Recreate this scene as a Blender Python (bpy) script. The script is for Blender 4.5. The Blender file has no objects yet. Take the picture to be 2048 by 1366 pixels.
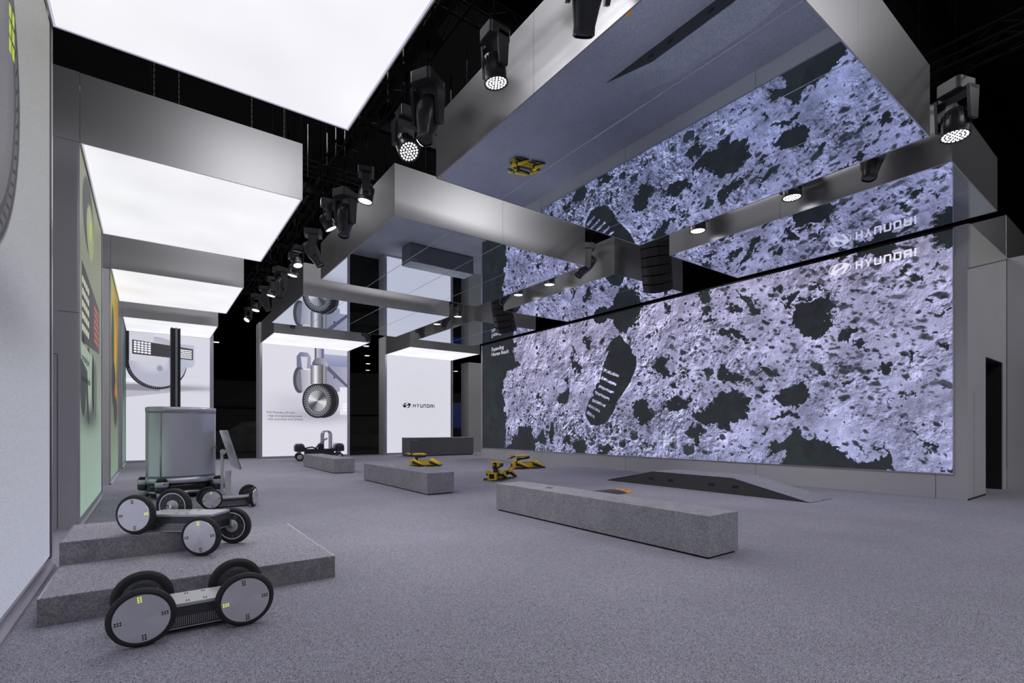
import bpy, math, random
import numpy as np
from mathutils import Matrix, Vector
random.seed(7)
SC = bpy.context.scene
COL = SC.collection
PI = math.pi
R = math.radians

# ---------------------------------------------------------------- camera, world, exposure
cd = bpy.data.cameras.new('camera')
cam = bpy.data.objects.new('camera', cd)
COL.objects.link(cam)
cam.location = (0, 0, 1.35)
cam.rotation_euler = (R(90), 0, -R(36.06))
cd.sensor_width = 36
cd.lens = 994.5 * 36 / 2048
cd.shift_y = (858.35 - 683) / 2048
cd.clip_end = 300
SC.camera = cam
SC.view_settings.view_transform = 'Standard'
SC.view_settings.look = 'None'
SC.view_settings.gamma = 1
SC.view_settings.use_curve_mapping = False
SC.view_settings.exposure = 0.0
w = bpy.data.worlds.new('world')
SC.world = w
w.use_nodes = True
w.node_tree.nodes['Background'].inputs[0].default_value = (0.8, 0.85, 1, 1)
w.node_tree.nodes['Background'].inputs[1].default_value = 0.003
SC.cycles.sample_clamp_indirect = 3.0
SC.cycles.max_bounces = 10
SC.cycles.glossy_bounces = 6
SC.cycles.diffuse_bounces = 4
SPOT_W = 84        # watts of one wash light
PROF_W = 42        # watts of one profile lamp
LB = .92           # luminous ceiling radiance

def light(name, kind, loc, rot, energy, parent=None, color=(1, 1, 1), size=.2, **kw):
    l = bpy.data.lights.new(name, kind)
    l.energy = energy
    l.color = color
    if kind == 'SPOT':
        l.shadow_soft_size = size
        l.spot_size = R(kw.get('angle', 104))
        l.spot_blend = 1.0
    if kind == 'AREA':
        l.shape = 'RECTANGLE'
        l.size, l.size_y = kw['dims']
    o = bpy.data.objects.new(name, l)
    COL.objects.link(o)
    o.location = loc
    o.rotation_euler = rot
    if parent: o.parent = parent
    return o

# high bay lamps of the exhibition hall, far above the stand
for i, (x, y) in enumerate([(4.5, -7), (14, -6), (-5, 10), (3, 10), (3, 24), (10, 15), (20, 22)]):
    light('hall_lamp', 'AREA', (x, y, 12.5), (0, 0, 0), 480, dims=(5, 5), color=(.95, .96, 1))

# ---------------------------------------------------------------- materials
def nm(name):
    m = bpy.data.materials.new(name)
    m.use_nodes = True
    nt = m.node_tree
    return m, nt, nt.nodes['Principled BSDF']

def srgb(r, g, b):
    f = lambda c: (c / 255 / 12.92) if c <= 10 else ((c / 255 + .055) / 1.055) ** 2.4
    return (f(r), f(g), f(b), 1)

def mat(name, col, rough=.5, metal=0., emit=None, es=1., spec=.5, noise=None, bump=None, aniso=0):
    """noise = (scale, amount, detail): varies the base colour; bump = (scale, strength, distance)"""
    m, nt, p = nm(name)
    p.inputs['Base Color'].default_value = col
    p.inputs['Roughness'].default_value = rough
    p.inputs['Metallic'].default_value = metal
    p.inputs['Specular IOR Level'].default_value = spec
    if emit:
        p.inputs['Emission Color'].default_value = emit
        p.inputs['Emission Strength'].default_value = es
    L = nt.links
    if noise or bump:
        tc = nt.nodes.new('ShaderNodeTexCoord')
    if noise:
        n = nt.nodes.new('ShaderNodeTexNoise')
        n.inputs['Scale'].default_value = noise[0]
        n.inputs['Detail'].default_value = noise[2] if len(noise) > 2 else 3
        L.new(tc.outputs['Object'], n.inputs['Vector'])
        mr = nt.nodes.new('ShaderNodeMapRange')
        mr.inputs[1].default_value = .3
        mr.inputs[2].default_value = .7
        mr.inputs[3].default_value = 1 - noise[1]
        mr.inputs[4].default_value = 1 + noise[1]
        L.new(n.outputs[0], mr.inputs[0])
        mx = nt.nodes.new('ShaderNodeVectorMath')
        mx.operation = 'SCALE'
        mx.inputs[0].default_value = col[:3]
        L.new(mr.outputs[0], mx.inputs['Scale'])
        L.new(mx.outputs[0], p.inputs['Base Color'])
    if bump:
        n2 = nt.nodes.new('ShaderNodeTexNoise')
        n2.inputs['Scale'].default_value = bump[0]
        n2.inputs['Detail'].default_value = 2
        L.new(tc.outputs['Object'], n2.inputs['Vector'])
        b = nt.nodes.new('ShaderNodeBump')
        b.inputs['Strength'].default_value = bump[1]
        b.inputs['Distance'].default_value = bump[2]
        L.new(n2.outputs[0], b.inputs['Height'])
        L.new(b.outputs[0], p.inputs['Normal'])
    if aniso:
        p.inputs['Anisotropic'].default_value = aniso
        p.inputs['Anisotropic Rotation'].default_value = 0
        t = nt.nodes.new('ShaderNodeTangent')
        t.direction_type = 'RADIAL'
        t.axis = 'Y'
        L.new(t.outputs[0], p.inputs['Tangent'])
    return m

def carpet_mat(name, col, speck, fine=260, coarse=2.2, dark=.35, big=.08):
    """speckled needle felt: light base, dark flecks, slow unevenness and a fine relief"""
    m, nt, p = nm(name)
    L = nt.links
    N = nt.nodes.new
    tc = N('ShaderNodeTexCoord')
    n1 = N('ShaderNodeTexNoise'); n1.inputs['Scale'].default_value = fine; n1.inputs['Detail'].default_value = 1
    n2 = N('ShaderNodeTexNoise'); n2.inputs['Scale'].default_value = coarse; n2.inputs['Detail'].default_value = 4
    n3 = N('ShaderNodeTexVoronoi'); n3.inputs['Scale'].default_value = fine * 1.1
    sep = N('ShaderNodeSeparateColor'); L.new(n3.outputs['Color'], sep.inputs[0])
    for n in (n1, n2, n3): L.new(tc.outputs['Object'], n.inputs['Vector'])
    r1 = N('ShaderNodeValToRGB')
    e = r1.color_ramp.elements
    e[0].position = .32; e[0].color = (col[0] * dark, col[1] * dark, col[2] * dark, 1)
    e[1].position = .46; e[1].color = col
    x = e.new(.70); x.color = (min(1, col[0] * speck), min(1, col[1] * speck), min(1, col[2] * speck), 1)
    mixn = N('ShaderNodeMath'); mixn.operation = 'MULTIPLY_ADD'
    mixn.inputs[1].default_value = .5
    L.new(n1.outputs[0], mixn.inputs[0])
    hl = N('ShaderNodeMath'); hl.operation = 'MULTIPLY'; hl.inputs[1].default_value = .5
    L.new(sep.outputs[0], hl.inputs[0]); L.new(hl.outputs[0], mixn.inputs[2])
    L.new(mixn.outputs[0], r1.inputs[0])
    mr = N('ShaderNodeMapRange')
    mr.inputs[1].default_value = .3; mr.inputs[2].default_value = .7
    mr.inputs[3].default_value = 1 - big; mr.inputs[4].default_value = 1 + big
    L.new(n2.outputs[0], mr.inputs[0])
    sc = N('ShaderNodeVectorMath'); sc.operation = 'SCALE'
    L.new(r1.outputs[0], sc.inputs[0]); L.new(mr.outputs[0], sc.inputs['Scale'])
    L.new(sc.outputs[0], p.inputs['Base Color'])
    b = N('ShaderNodeBump'); b.inputs['Strength'].default_value = .05; b.inputs['Distance'].default_value = .003
    L.new(mixn.outputs[0], b.inputs['Height']); L.new(b.outputs[0], p.inputs['Normal'])
    p.inputs['Roughness'].default_value = .9
    p.inputs['Specular IOR Level'].default_value = .2
    return m

def image_mat(name, img, strength=1., weave=0):
    m, nt, p = nm(name)
    t = nt.nodes.new('ShaderNodeTexImage')
    t.image = img
    t.extension = 'EXTEND'
    uv = nt.nodes.new('ShaderNodeUVMap')
    nt.links.new(uv.outputs[0], t.inputs[0])
    src = t.outputs[0]
    if weave:
        tc = nt.nodes.new('ShaderNodeTexCoord')
        n = nt.nodes.new('ShaderNodeTexNoise')
        n.inputs['Scale'].default_value = 130
        n.inputs['Detail'].default_value = 2
        nt.links.new(tc.outputs['Object'], n.inputs['Vector'])
        mr = nt.nodes.new('ShaderNodeMapRange')
        mr.inputs[1].default_value = .3; mr.inputs[2].default_value = .7
        mr.inputs[3].default_value = 1 - weave; mr.inputs[4].default_value = 1 + weave
        nt.links.new(n.outputs[0], mr.inputs[0])
        s = nt.nodes.new('ShaderNodeVectorMath'); s.operation = 'SCALE'
        nt.links.new(src, s.inputs[0]); nt.links.new(mr.outputs[0], s.inputs['Scale'])
        src = s.outputs[0]
    nt.links.new(src, p.inputs['Emission Color'])
    p.inputs['Emission Strength'].default_value = strength
    p.inputs['Base Color'].default_value = (.02, .02, .022, 1)
    p.inputs['Roughness'].default_value = .6
    p.inputs['Specular IOR Level'].default_value = .2
    return m

M = {}
M['floor'] = carpet_mat('carpet', (.33, .32, .375, 1), 1.5, fine=230, coarse=.55, big=.10, dark=.28)
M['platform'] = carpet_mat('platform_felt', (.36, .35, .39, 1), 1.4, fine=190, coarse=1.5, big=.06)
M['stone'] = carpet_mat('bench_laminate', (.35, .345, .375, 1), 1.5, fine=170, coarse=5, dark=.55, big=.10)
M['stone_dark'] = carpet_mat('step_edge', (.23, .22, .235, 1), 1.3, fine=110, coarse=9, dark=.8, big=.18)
M['counter'] = carpet_mat('counter_laminate', (.20, .20, .22, 1), 1.2, fine=120, coarse=3, dark=.8, big=.05)
M['wall'] = mat('wall_paint', (.58, .565, .585, 1), .55, noise=(.7, .05))
M['wall_dark'] = mat('wall_paint_dark', (.42, .41, .41, 1), .6, noise=(.7, .05))
M['steel'] = mat('brushed_steel', (.58, .57, .58, 1), .29, .82)
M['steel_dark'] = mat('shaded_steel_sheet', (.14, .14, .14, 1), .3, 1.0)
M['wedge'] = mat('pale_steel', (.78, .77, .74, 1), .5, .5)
M['mirror'] = mat('mirror_film', (.60, .67, .77, 1), .012, 1.0, bump=(.75, .03, .02))
M['seam'] = mat('pale_joint', (.85, .85, .9, 1), .4)
M['frame'] = mat('silver_frame', (.62, .60, .66, 1), .32, .85)
M['frame_dark'] = mat('dark_frame', (.05, .05, .055, 1), .4, .4)
M['black'] = mat('matt_black', (.012, .012, .013, 1), .6)
M['black_gloss'] = mat('gloss_black', (.015, .015, .017, 1), .25)
M['lamp_black'] = mat('lamp_housing', (.045, .045, .05, 1), .3)
M['hall_black'] = mat('hall_black', (.012, .012, .012, 1), .8, noise=(.3, .4))
M['truss'] = mat('black_truss', (.006, .006, .0065, 1), .8, spec=.08)
M['rod'] = mat('grey_rod', (.16, .16, .16, 1), .4, .6)
M['led'] = mat('lit_led', (1, 1, 1, 1), .3, emit=(.93, .92, 1, 1), es=3.2)
M['lens_ring'] = mat('lens_plate', (.25, .25, .28, 1), .3, emit=(.8, .8, 1, 1), es=.25)
M['tyre'] = mat('tyre_rubber', (.022, .022, .024, 1), .62, noise=(30, .15))
M['cover'] = mat('spun_aluminium', (.80, .79, .83, 1), .24, .75, aniso=.97)
M['body_grey'] = mat('light_grey_shell', (.60, .59, .63, 1), .35, .35)
M['body_dark'] = mat('dark_shell', (.06, .063, .07, 1), .35, .2)
M['white'] = mat('white_paint', (.75, .75, .78, 1), .35)
M['lime'] = mat('lime_light', (.7, .8, .1, 1), .4, emit=(.62, .75, .10, 1), es=.85)
M['yellow'] = mat('yellow_shell', (1.0, .68, .03, 1), .32)
M['chrome'] = mat('brushed_barrel', (.70, .70, .80, 1), .33, .5)
M['silver'] = mat('satin_silver', (.66, .66, .70, 1), .3, .45)
M['alu'] = mat('aluminium', (.6, .6, .63, 1), .3, .9)
M['navy'] = mat('navy_band', (.03, .03, .06, 1), .25)
M['ink'] = mat('navy_print', (.004, .004, .03, 1), .6)
M['white_text'] = mat('white_screen_text', (.1, .1, .1, 1), .6, emit=(.84, .80, .95, 1), es=.95)
M['ramp_top'] = carpet_mat('ramp_carpet', (.35, .35, .40, 1), 1.3, fine=150, coarse=2)
M['ramp_side'] = mat('ramp_side', (.06, .06, .066, 1), .6)
M['orange'] = mat('orange_rubber', (.85, .33, .02, 1), .5, bump=(90, .3, .004))
M['rubber'] = mat('black_rubber', (.04, .04, .042, 1), .55, bump=(90, .3, .004))
M['hall_lamp'] = mat('hall_lamp_glow', (1, 1, 1, 1), .5, emit=(1, .96, .88, 1), es=2.2)
M['cloth'] = mat('dust_sheet', (.045, .045, .047, 1), .8, noise=(2, .3))
M['hall_wall'] = mat('hall_partition', (.035, .034, .03, 1), .8, noise=(.5, .2))
M['blue_screen'] = mat('blue_screen', (.02, .02, .05, 1), .4, emit=(.02, .10, .55, 1), es=.06)
M['plaque'] = mat('plaque', (.05, .05, .055, 1), .3)
M['pale_plaque'] = mat('pale_plaque', (.55, .55, .6, 1), .4)

# luminous stretch ceiling: soft unevenness of the tubes behind the fabric
m, nt, p = nm('luminous_fabric')
tc = nt.nodes.new('ShaderNodeTexCoord'); n = nt.nodes.new('ShaderNodeTexNoise')
n.inputs['Scale'].default_value = .55; n.inputs['Detail'].default_value = 2
nt.links.new(tc.outputs['Object'], n.inputs['Vector'])
mr = nt.nodes.new('ShaderNodeMapRange')
mr.inputs[1].default_value = .3; mr.inputs[2].default_value = .7
mr.inputs[3].default_value = LB * .80; mr.inputs[4].default_value = LB * .98
nt.links.new(n.outputs[0], mr.inputs[0]); nt.links.new(mr.outputs[0], p.inputs['Emission Strength'])
p.inputs['Emission Color'].default_value = (.965, .965, 1, 1)
p.inputs['Base Color'].default_value = (.6, .6, .6, 1)
p.inputs['Roughness'].default_value = .7
M['luminous'] = m
M['lum_edge'] = mat('luminous_edge', (.5, .5, .55, 1), .5, emit=(.72, .70, .85, 1), es=.62)

# ---------------------------------------------------------------- mesh helpers
class MB:
    def __init__(s): s.v = []; s.f = []; s.sm = []
    def add(s, vs, fs, smooth=False, mtx=None):
        o = len(s.v)
        for q in vs:
            q = Vector(q)
            s.v.append(tuple(mtx @ q) if mtx else tuple(q))
        for q in fs:
            s.f.append(tuple(o + i for i in q)); s.sm.append(smooth)
        return s
    def box(s, x0, x1, y0, y1, z0, z1, mtx=None):
        vs = [(x, y, z) for z in (z0, z1) for y in (y0, y1) for x in (x0, x1)]
        return s.add(vs, [(0, 2, 3, 1), (4, 5, 7, 6), (0, 1, 5, 4), (2, 6, 7, 3), (0, 4, 6, 2), (1, 3, 7, 5)], False, mtx)
    def prism(s, pts, d0, d1, axis='y', mtx=None, smooth=False):
        """polygon pts extruded along an axis; for y: pts are (x,z); for x: (y,z); for z: (x,y)"""
        n = len(pts)
        mk = {'y': lambda p, d: (p[0], d, p[1]), 'x': lambda p, d: (d, p[0], p[1]), 'z': lambda p, d: (p[0], p[1], d)}[axis]
        vs = [mk(p, d0) for p in pts] + [mk(p, d1) for p in pts]
        s.add(vs, [tuple(range(n))[::-1], tuple(range(n, 2 * n))], False, mtx)
        o = len(s.v) - 2 * n
        for i in range(n):
            j = (i + 1) % n
            s.f.append((o + i, o + j, o + n + j, o + n + i)); s.sm.append(smooth)
        return s
    def lathe(s, prof, seg=32, axis='z', mtx=None, smooth=True, cap=True):
        """prof: (radius, height) pairs"""
        vs = []
        mk = {'z': lambda r, a, h: (r * math.cos(a), r * math.sin(a), h), 'y': lambda r, a, h: (r * math.cos(a), h, r * math.sin(a)),
              'x': lambda r, a, h: (h, r * math.cos(a), r * math.sin(a))}[axis]
        for r, h in prof:
            for k in range(seg): vs.append(mk(r, 2 * PI * k / seg, h))
        fs = []
        for i in range(len(prof) - 1):
            for k in range(seg):
                a, b = i * seg + k, i * seg + (k + 1) % seg
                fs.append((a, b, b + seg, a + seg))
        o = len(s.v)
        s.add(vs, fs, smooth, mtx)
        if cap:
            for i in (0, len(prof) - 1):
                if prof[i][0] > 1e-4:
                    s.f.append(tuple(o + i * seg + k for k in range(seg))); s.sm.append(False)
        return s
    def tube(s, pts, r, seg=8, smooth=True, cap=True):
        """round bar through points; r a number or one per point"""
        P = [Vector(p) for p in pts]
        n = len(P)
        rs = r if isinstance(r, (list, tuple)) else [r] * n
        o = len(s.v)
        prev = None
        for i in range(n):
            d = (P[min(i + 1, n - 1)] - P[max(i - 1, 0)])
            d = d.normalized() if d.length > 1e-9 else Vector((0, 0, 1))
            if prev is None:
                u = d.cross(Vector((0, 0, 1)))
                if u.length < .05: u = d.cross(Vector((1, 0, 0)))
            else:
                u = prev - d * prev.dot(d)
            u.normalize(); prev = u
            v = d.cross(u)
            for k in range(seg):
                a = 2 * PI * k / seg
                s.v.append(tuple(P[i] + (u * math.cos(a) + v * math.sin(a)) * rs[i]))
        for i in range(n - 1):
            for k in range(seg):
                a, b = o + i * seg + k, o + i * seg + (k + 1) % seg
                s.f.append((a, b, b + seg, a + seg)); s.sm.append(smooth)
        if cap:
            s.f.append(tuple(o + k for k in range(seg))[::-1]); s.sm.append(False)
            s.f.append(tuple(o + (n - 1) * seg + k for k in range(seg))); s.sm.append(False)
        return s
    def strip(s, pts, wx, th, side):
        """flat band following pts, width along vector side"""
        P = [Vector(p) for p in pts]; S = Vector(side).normalized() * wx / 2
        o = len(s.v); n = len(P)
        for i in range(n):
            d = (P[min(i + 1, n - 1)] - P[max(i - 1, 0)]).normalized()
            N = d.cross(S).normalized() * th / 2
            for q in (P[i] - S - N, P[i] + S - N, P[i] + S + N, P[i] - S + N): s.v.append(tuple(q))
        for i in range(n - 1):
            for k in range(4):
                a, b = o + i * 4 + k, o + i * 4 + (k + 1) % 4
                s.f.append((a, b, b + 4, a + 4)); s.sm.append(False)
        s.f.append((o, o + 3, o + 2, o + 1)); s.sm.append(False)
        e = o + (n - 1) * 4
        s.f.append((e, e + 1, e + 2, e + 3)); s.sm.append(False)
        return s
    def rbox(s, x0, x1, y0, y1, z0, z1, r, mtx=None, n=3):
        """box with its four vertical edges rounded"""
        pts = []
        for cx, cy, a0 in ((x1 - r, y1 - r, 0), (x0 + r, y1 - r, 90), (x0 + r, y0 + r, 180), (x1 - r, y0 + r, 270)):
            for k in range(n + 1):
                a = R(a0 + 90 * k / n); pts.append((cx + r * math.cos(a), cy + r * math.sin(a)))
        return s.prism(pts, z0, z1, 'z', mtx)
    def build(s, name, material, parent=None, loc=None, rot=None, bevel=0, **props):
        me = bpy.data.meshes.new(name)
        me.from_pydata(s.v, [], s.f)
        me.polygons.foreach_set('use_smooth', s.sm)
        me.update()
        import bmesh
        bm = bmesh.new(); bm.from_mesh(me)
        bmesh.ops.recalc_face_normals(bm, faces=bm.faces)
        bm.to_mesh(me); bm.free()
        me.materials.append(material)
        o = bpy.data.objects.new(name, me)
        COL.objects.link(o)
        if parent: o.parent = parent
        if loc: o.location = loc
        if rot: o.rotation_euler = rot
        if bevel:
            b = o.modifiers.new('bevel', 'BEVEL'); b.width = bevel; b.segments = 2; b.limit_method = 'ANGLE'
        for k, v in props.items(): o[k] = v
        return o

def thing(name, label, cat, loc=(0, 0, 0), rz=0, group=None):
    o = bpy.data.objects.new(name, None)
    COL.objects.link(o)
    o.empty_display_size = .1
    o.location = loc; o.rotation_euler = (0, 0, rz)
    o['label'] = label; o['category'] = cat
    if group: o['group'] = group
    return o

def kids(o, table): return table.get(o, [])
def copy_tree(o, parent=None, table=None):
    if table is None:
        table = {}
        for q in bpy.data.objects:
            if q.parent: table.setdefault(q.parent, []).append(q)
    c = o.copy(); COL.objects.link(c)
    if parent: c.parent = parent
    for ch in table.get(o, []): copy_tree(ch, c, table)
    return c

def quad_uv(name, material, parent, p00, p10, p11, p01, **props):
    """one flat printed face with a 0..1 uv map"""
    me = bpy.data.meshes.new(name)
    me.from_pydata([p00, p10, p11, p01], [], [(0, 1, 2, 3)])
    uv = me.uv_layers.new(name='UVMap')
    for i, c in enumerate(((0, 0), (1, 0), (1, 1), (0, 1))): uv.data[i].uv = c
    me.materials.append(material)
    o = bpy.data.objects.new(name, me); COL.objects.link(o)
    o.parent = parent
    for k, v in props.items(): o[k] = v
    return o

# ---------------------------------------------------------------- pictures computed for the printed and LED surfaces
def fnoise(h, w_, beta, seed, lo=1.0):
    """fractal noise, zero mean, unit variance"""
    rg = np.random.default_rng(seed)
    fy = np.fft.fftfreq(h)[:, None] * h
    fx = np.fft.rfftfreq(w_)[None, :] * h
    k = np.sqrt(fy ** 2 + fx ** 2); k[0, 0] = 1
    a = k ** (-beta / 2); a[k < lo] = 0
    sp = np.fft.rfft2(rg.standard_normal((h, w_))) * a
    n_ = np.fft.irfft2(sp, s=(h, w_))
    return (n_ - n_.mean()) / n_.std()

class Canvas:
    """picture in metres: x to the right from x0, y up from y0, ppm pixels a metre"""
    def __init__(s, wm, hm, ppm, bg):
        s.w, s.h, s.p = int(wm * ppm), int(hm * ppm), ppm
        s.a = np.ones((s.h, s.w, 3), np.float32) * (np.array(bg, np.float32) / 255)
        s.X = (np.arange(s.w) + .5) / ppm; s.Y = (np.arange(s.h) + .5) / ppm
    def _mix(s, sl, m, c, alpha):
        c = np.array(c, np.float32) / 255
        m = (m * alpha)[..., None]
        s.a[sl] = s.a[sl] * (1 - m) + c * m
    def ell(s, cx, cy, rx, ry, c, soft=.01, alpha=1., rot=0, inner=None):
        r_ = max(rx, ry) * 1.1 + soft * 3
        i0, i1 = max(0, int((cy - r_) * s.p)), min(s.h, int((cy + r_) * s.p) + 1)
        j0, j1 = max(0, int((cx - r_) * s.p)), min(s.w, int((cx + r_) * s.p) + 1)
        if i1 <= i0 or j1 <= j0: return
        xx = s.X[None, j0:j1] - cx; yy = s.Y[i0:i1, None] - cy
        ca, sa = math.cos(R(rot)), math.sin(R(rot))
        u = (xx * ca + yy * sa) / rx; v = (-xx * sa + yy * ca) / ry
        d = np.sqrt(u * u + v * v)
        m_ = np.clip((1 - d) * min(rx, ry) / soft + .5, 0, 1)
        if inner: m_ = m_ * np.clip((d - inner) * min(rx, ry) / soft + .5, 0, 1)
        s._mix((slice(i0, i1), slice(j0, j1)), m_, c, alpha)
    def poly(s, pts, c, alpha=1., c2=None, hor=True):
        P = np.array(pts, float)
        i0, i1 = max(0, int(P[:, 1].min() * s.p)), min(s.h, int(P[:, 1].max() * s.p) + 1)
        j0, j1 = max(0, int(P[:, 0].min() * s.p)), min(s.w, int(P[:, 0].max() * s.p) + 1)
        if i1 <= i0 or j1 <= j0: return
        xx = s.X[None, j0:j1]; yy = s.Y[i0:i1, None]
        ins = np.zeros((i1 - i0, j1 - j0), bool)
        for k in range(len(P)):
            x1, y1 = P[k]; x2, y2 = P[(k + 1) % len(P)]
            if y1 == y2: continue
            ins ^= ((yy < y1) != (yy < y2)) & (xx < (x2 - x1) * (yy - y1) / (y2 - y1) + x1)
        m_ = ins.astype(np.float32)
        sl = (slice(i0, i1), slice(j0, j1))
        if c2 is None: s._mix(sl, m_, c, alpha)
        else:
            t = (xx - P[:, 0].min()) / np.ptp(P[:, 0]) + 0 * yy if hor else (yy - P[:, 1].min()) / np.ptp(P[:, 1]) + 0 * xx
            t = t[..., None]; cc = np.array(c) / 255 * (1 - t) + np.array(c2) / 255 * t
            mm = (m_ * alpha)[..., None]
            s.a[sl] = s.a[sl] * (1 - mm) + cc * mm
        return sl, m_
    def rect(s, x0, x1, y0, y1, c, alpha=1., c2=None, hor=True):
        s.poly([(x0, y0), (x1, y0), (x1, y1), (x0, y1)], c, alpha, c2, hor)
    def shade(s, cx, cy, rx, ry, c, alpha):
        xx = (s.X[None, :] - cx) / rx; yy = (s.Y[:, None] - cy) / ry
        m_ = np.exp(-(xx * xx + yy * yy))
        s._mix((slice(None), slice(None)), m_, c, alpha)
    def image(s, name):
        im = bpy.data.images.new(name, s.w, s.h)
        b = np.ones((s.h, s.w, 4), np.float32); b[..., :3] = np.clip(s.a, 0, 1)
        im.pixels.foreach_set(b.ravel())
        im.update(); im.pack()
        return im

# ---------------------------------------------------------------- moon picture of the LED wall (metres: x from the far end, y from the floor)
SY0, SY1, SZ0, SZ1 = 2.74, 19.45, .49, 5.205
POLYS=[[1967,678,1721,620,1707,516,1669,483,1721,473,1697,437,1651,404,1707,387,1740,379,1780,337,1780,262,1755,181,1770,60,1780,20,1967,12],[1669,146,1580,146,1567,93,1505,130,1489,79,1555,82,1559,40,1785,37,1770,58,1726,79,1674,118],[1450,160,1473,99,1458,69,1431,125],[1393,110,1354,111,1346,72,1393,81],[1339,87,1298,97,1258,75,1278,46,1325,49],[1214,80,1171,86,1135,61,1195,49],[1229,527,1195,541,1112,547,1036,544,1041,465,1071,460,1076,448,1118,457,1135,486,1171,503,1195,494,1223,510],[1343,439,1329,437,1332,390,1298,343,1298,327,1325,336,1343,367],[1404,274,1368,291,1354,276,1375,228,1412,230],[1375,326,1354,319,1361,291,1379,297],[1555,278,1521,271,1530,250,1555,251],[1285,459,1252,459,1242,407,1265,419],[1207,428,1171,443,1192,419],[965,356,936,353,932,320,909,299,936,289,960,311,970,340],[929,273,890,270,886,258,922,263],[868,295,853,286,855,271,864,279],[1063,198,1031,227,1005,225,985,188,985,172,1005,143,1020,147,1036,177,1065,184],[936,206,909,225,864,226,847,237,838,225,864,219,868,192,909,186,941,195],[855,184,838,195,834,172,847,161],[817,172,805,194,773,222,753,231,720,236,670,209,687,162,743,142,761,153,781,150,813,154],[842,146,813,146,809,135,825,90,842,90,855,128],[936,519,920,511,918,483,932,490],[813,478,789,470,797,449,809,455],[789,452,761,439,765,426,785,436],[765,311,742,305,740,266,765,271],[753,409,734,399,742,386,752,391],[576,394,559,415,537,430,505,431,484,415,483,396,491,364,512,347,540,351,566,373],[615,478,597,483,593,466,605,460],[601,443,587,440,587,432,599,434],[593,453,578,466,559,470,559,454,570,433,563,419,582,427,591,445],[551,445,530,444,533,433,551,433],[526,481,519,480,508,454,495,444,505,442,519,461],[437,518,405,526,367,529,364,507,370,493,402,501,436,510],[495,527,458,525,451,511,484,518],[305,526,290,527,272,528,272,496,283,483,298,488,307,507],[364,470,350,463,353,455,364,460],[299,457,290,455,291,446,299,449],[337,452,326,450,308,432,316,424,334,432],[322,389,309,387,310,377,321,381],[290,373,279,373,280,363,289,365],[305,371,298,371,298,362,304,363],[298,300,288,309,280,298,288,291],[464,342,451,365,440,360,442,345,455,322,464,330],[442,316,431,331,420,317,425,303,439,305],[512,273,498,277,491,265,501,258],[434,251,420,257,412,245,425,241],[335,244,326,245,326,238,334,239],[393,265,381,275,370,255,384,252],[461,244,450,247,450,236,456,232],[484,244,474,247,476,238],[355,284,341,286,341,273,350,274],[359,217,350,216,341,199,350,200],[609,219,597,228,548,249,535,232,526,209,540,203,563,189,593,192,607,207],[659,287,646,296,617,295,593,272,601,265,633,270],[763,310,749,309,735,290,700,278,702,248,725,258,758,274],[749,398,730,403,680,374,685,362,730,377],[744,477,702,451,698,437,730,447],[711,500,676,471,646,456,642,430,663,426,680,455,702,477],[818,520,793,514,785,490,803,480,818,492],[813,472,793,450,808,453],[818,293,798,300,778,289,798,282],[849,162,794,197,761,230,724,219,720,185,742,178,756,161,729,135,747,118,770,148,818,153],[624,76,620,96,593,112,579,135,564,139,543,109,508,113,479,103,479,85,469,64,432,59,394,71,383,89,378,89,372,69,361,50,432,47,593,44,579,82,609,81],[648,127,628,139,624,127,644,115],[624,167,593,178,557,180,553,169,579,166,620,155],[320,113,298,104,290,104,298,95,317,100],[335,142,322,135,327,129],[353,148,340,148,343,142],[319,94,311,96,312,88],[740,76,724,78,724,66,738,65],[711,94,685,86,689,76],[660,248,628,226,648,227],[295,61,271,52,283,46],[403,105,389,95,392,85],[432,104,423,101,426,87]]
BOOT= [1177, 403, 1147, 435, 1112, 445, 1093, 422, 1076, 403, 1065, 423, 1068, 398, 1044, 361, 1044, 332, 1068, 288, 1118, 231, 1147, 184, 1177, 155, 1214, 146, 1245, 149, 1275, 182, 1265, 219, 1233, 268, 1195, 324, 1183, 359, 1165, 393]
BARS= [[1186, 337, 1118, 309], [1195, 311, 1130, 281], [1207, 282, 1141, 256], [1226, 263, 1159, 235], [1239, 236, 1177, 213], [1258, 219, 1204, 196], [1265, 196, 1229, 176]]
CRAT= [[1052, 114, 30], [1147, 128, 14], [1101, 86, 25], [855, 76, 35], [909, 86, 15], [803, 71, 14], [992, 422, 14], [873, 357, 18], [963, 434, 10], [881, 338, 12], [1242, 98, 16], [1473, 375, 12], [1481, 350, 12], [789, 292, 25], [821, 142, 20], [1538, 271, 18], [1580, 284, 12]]
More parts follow.
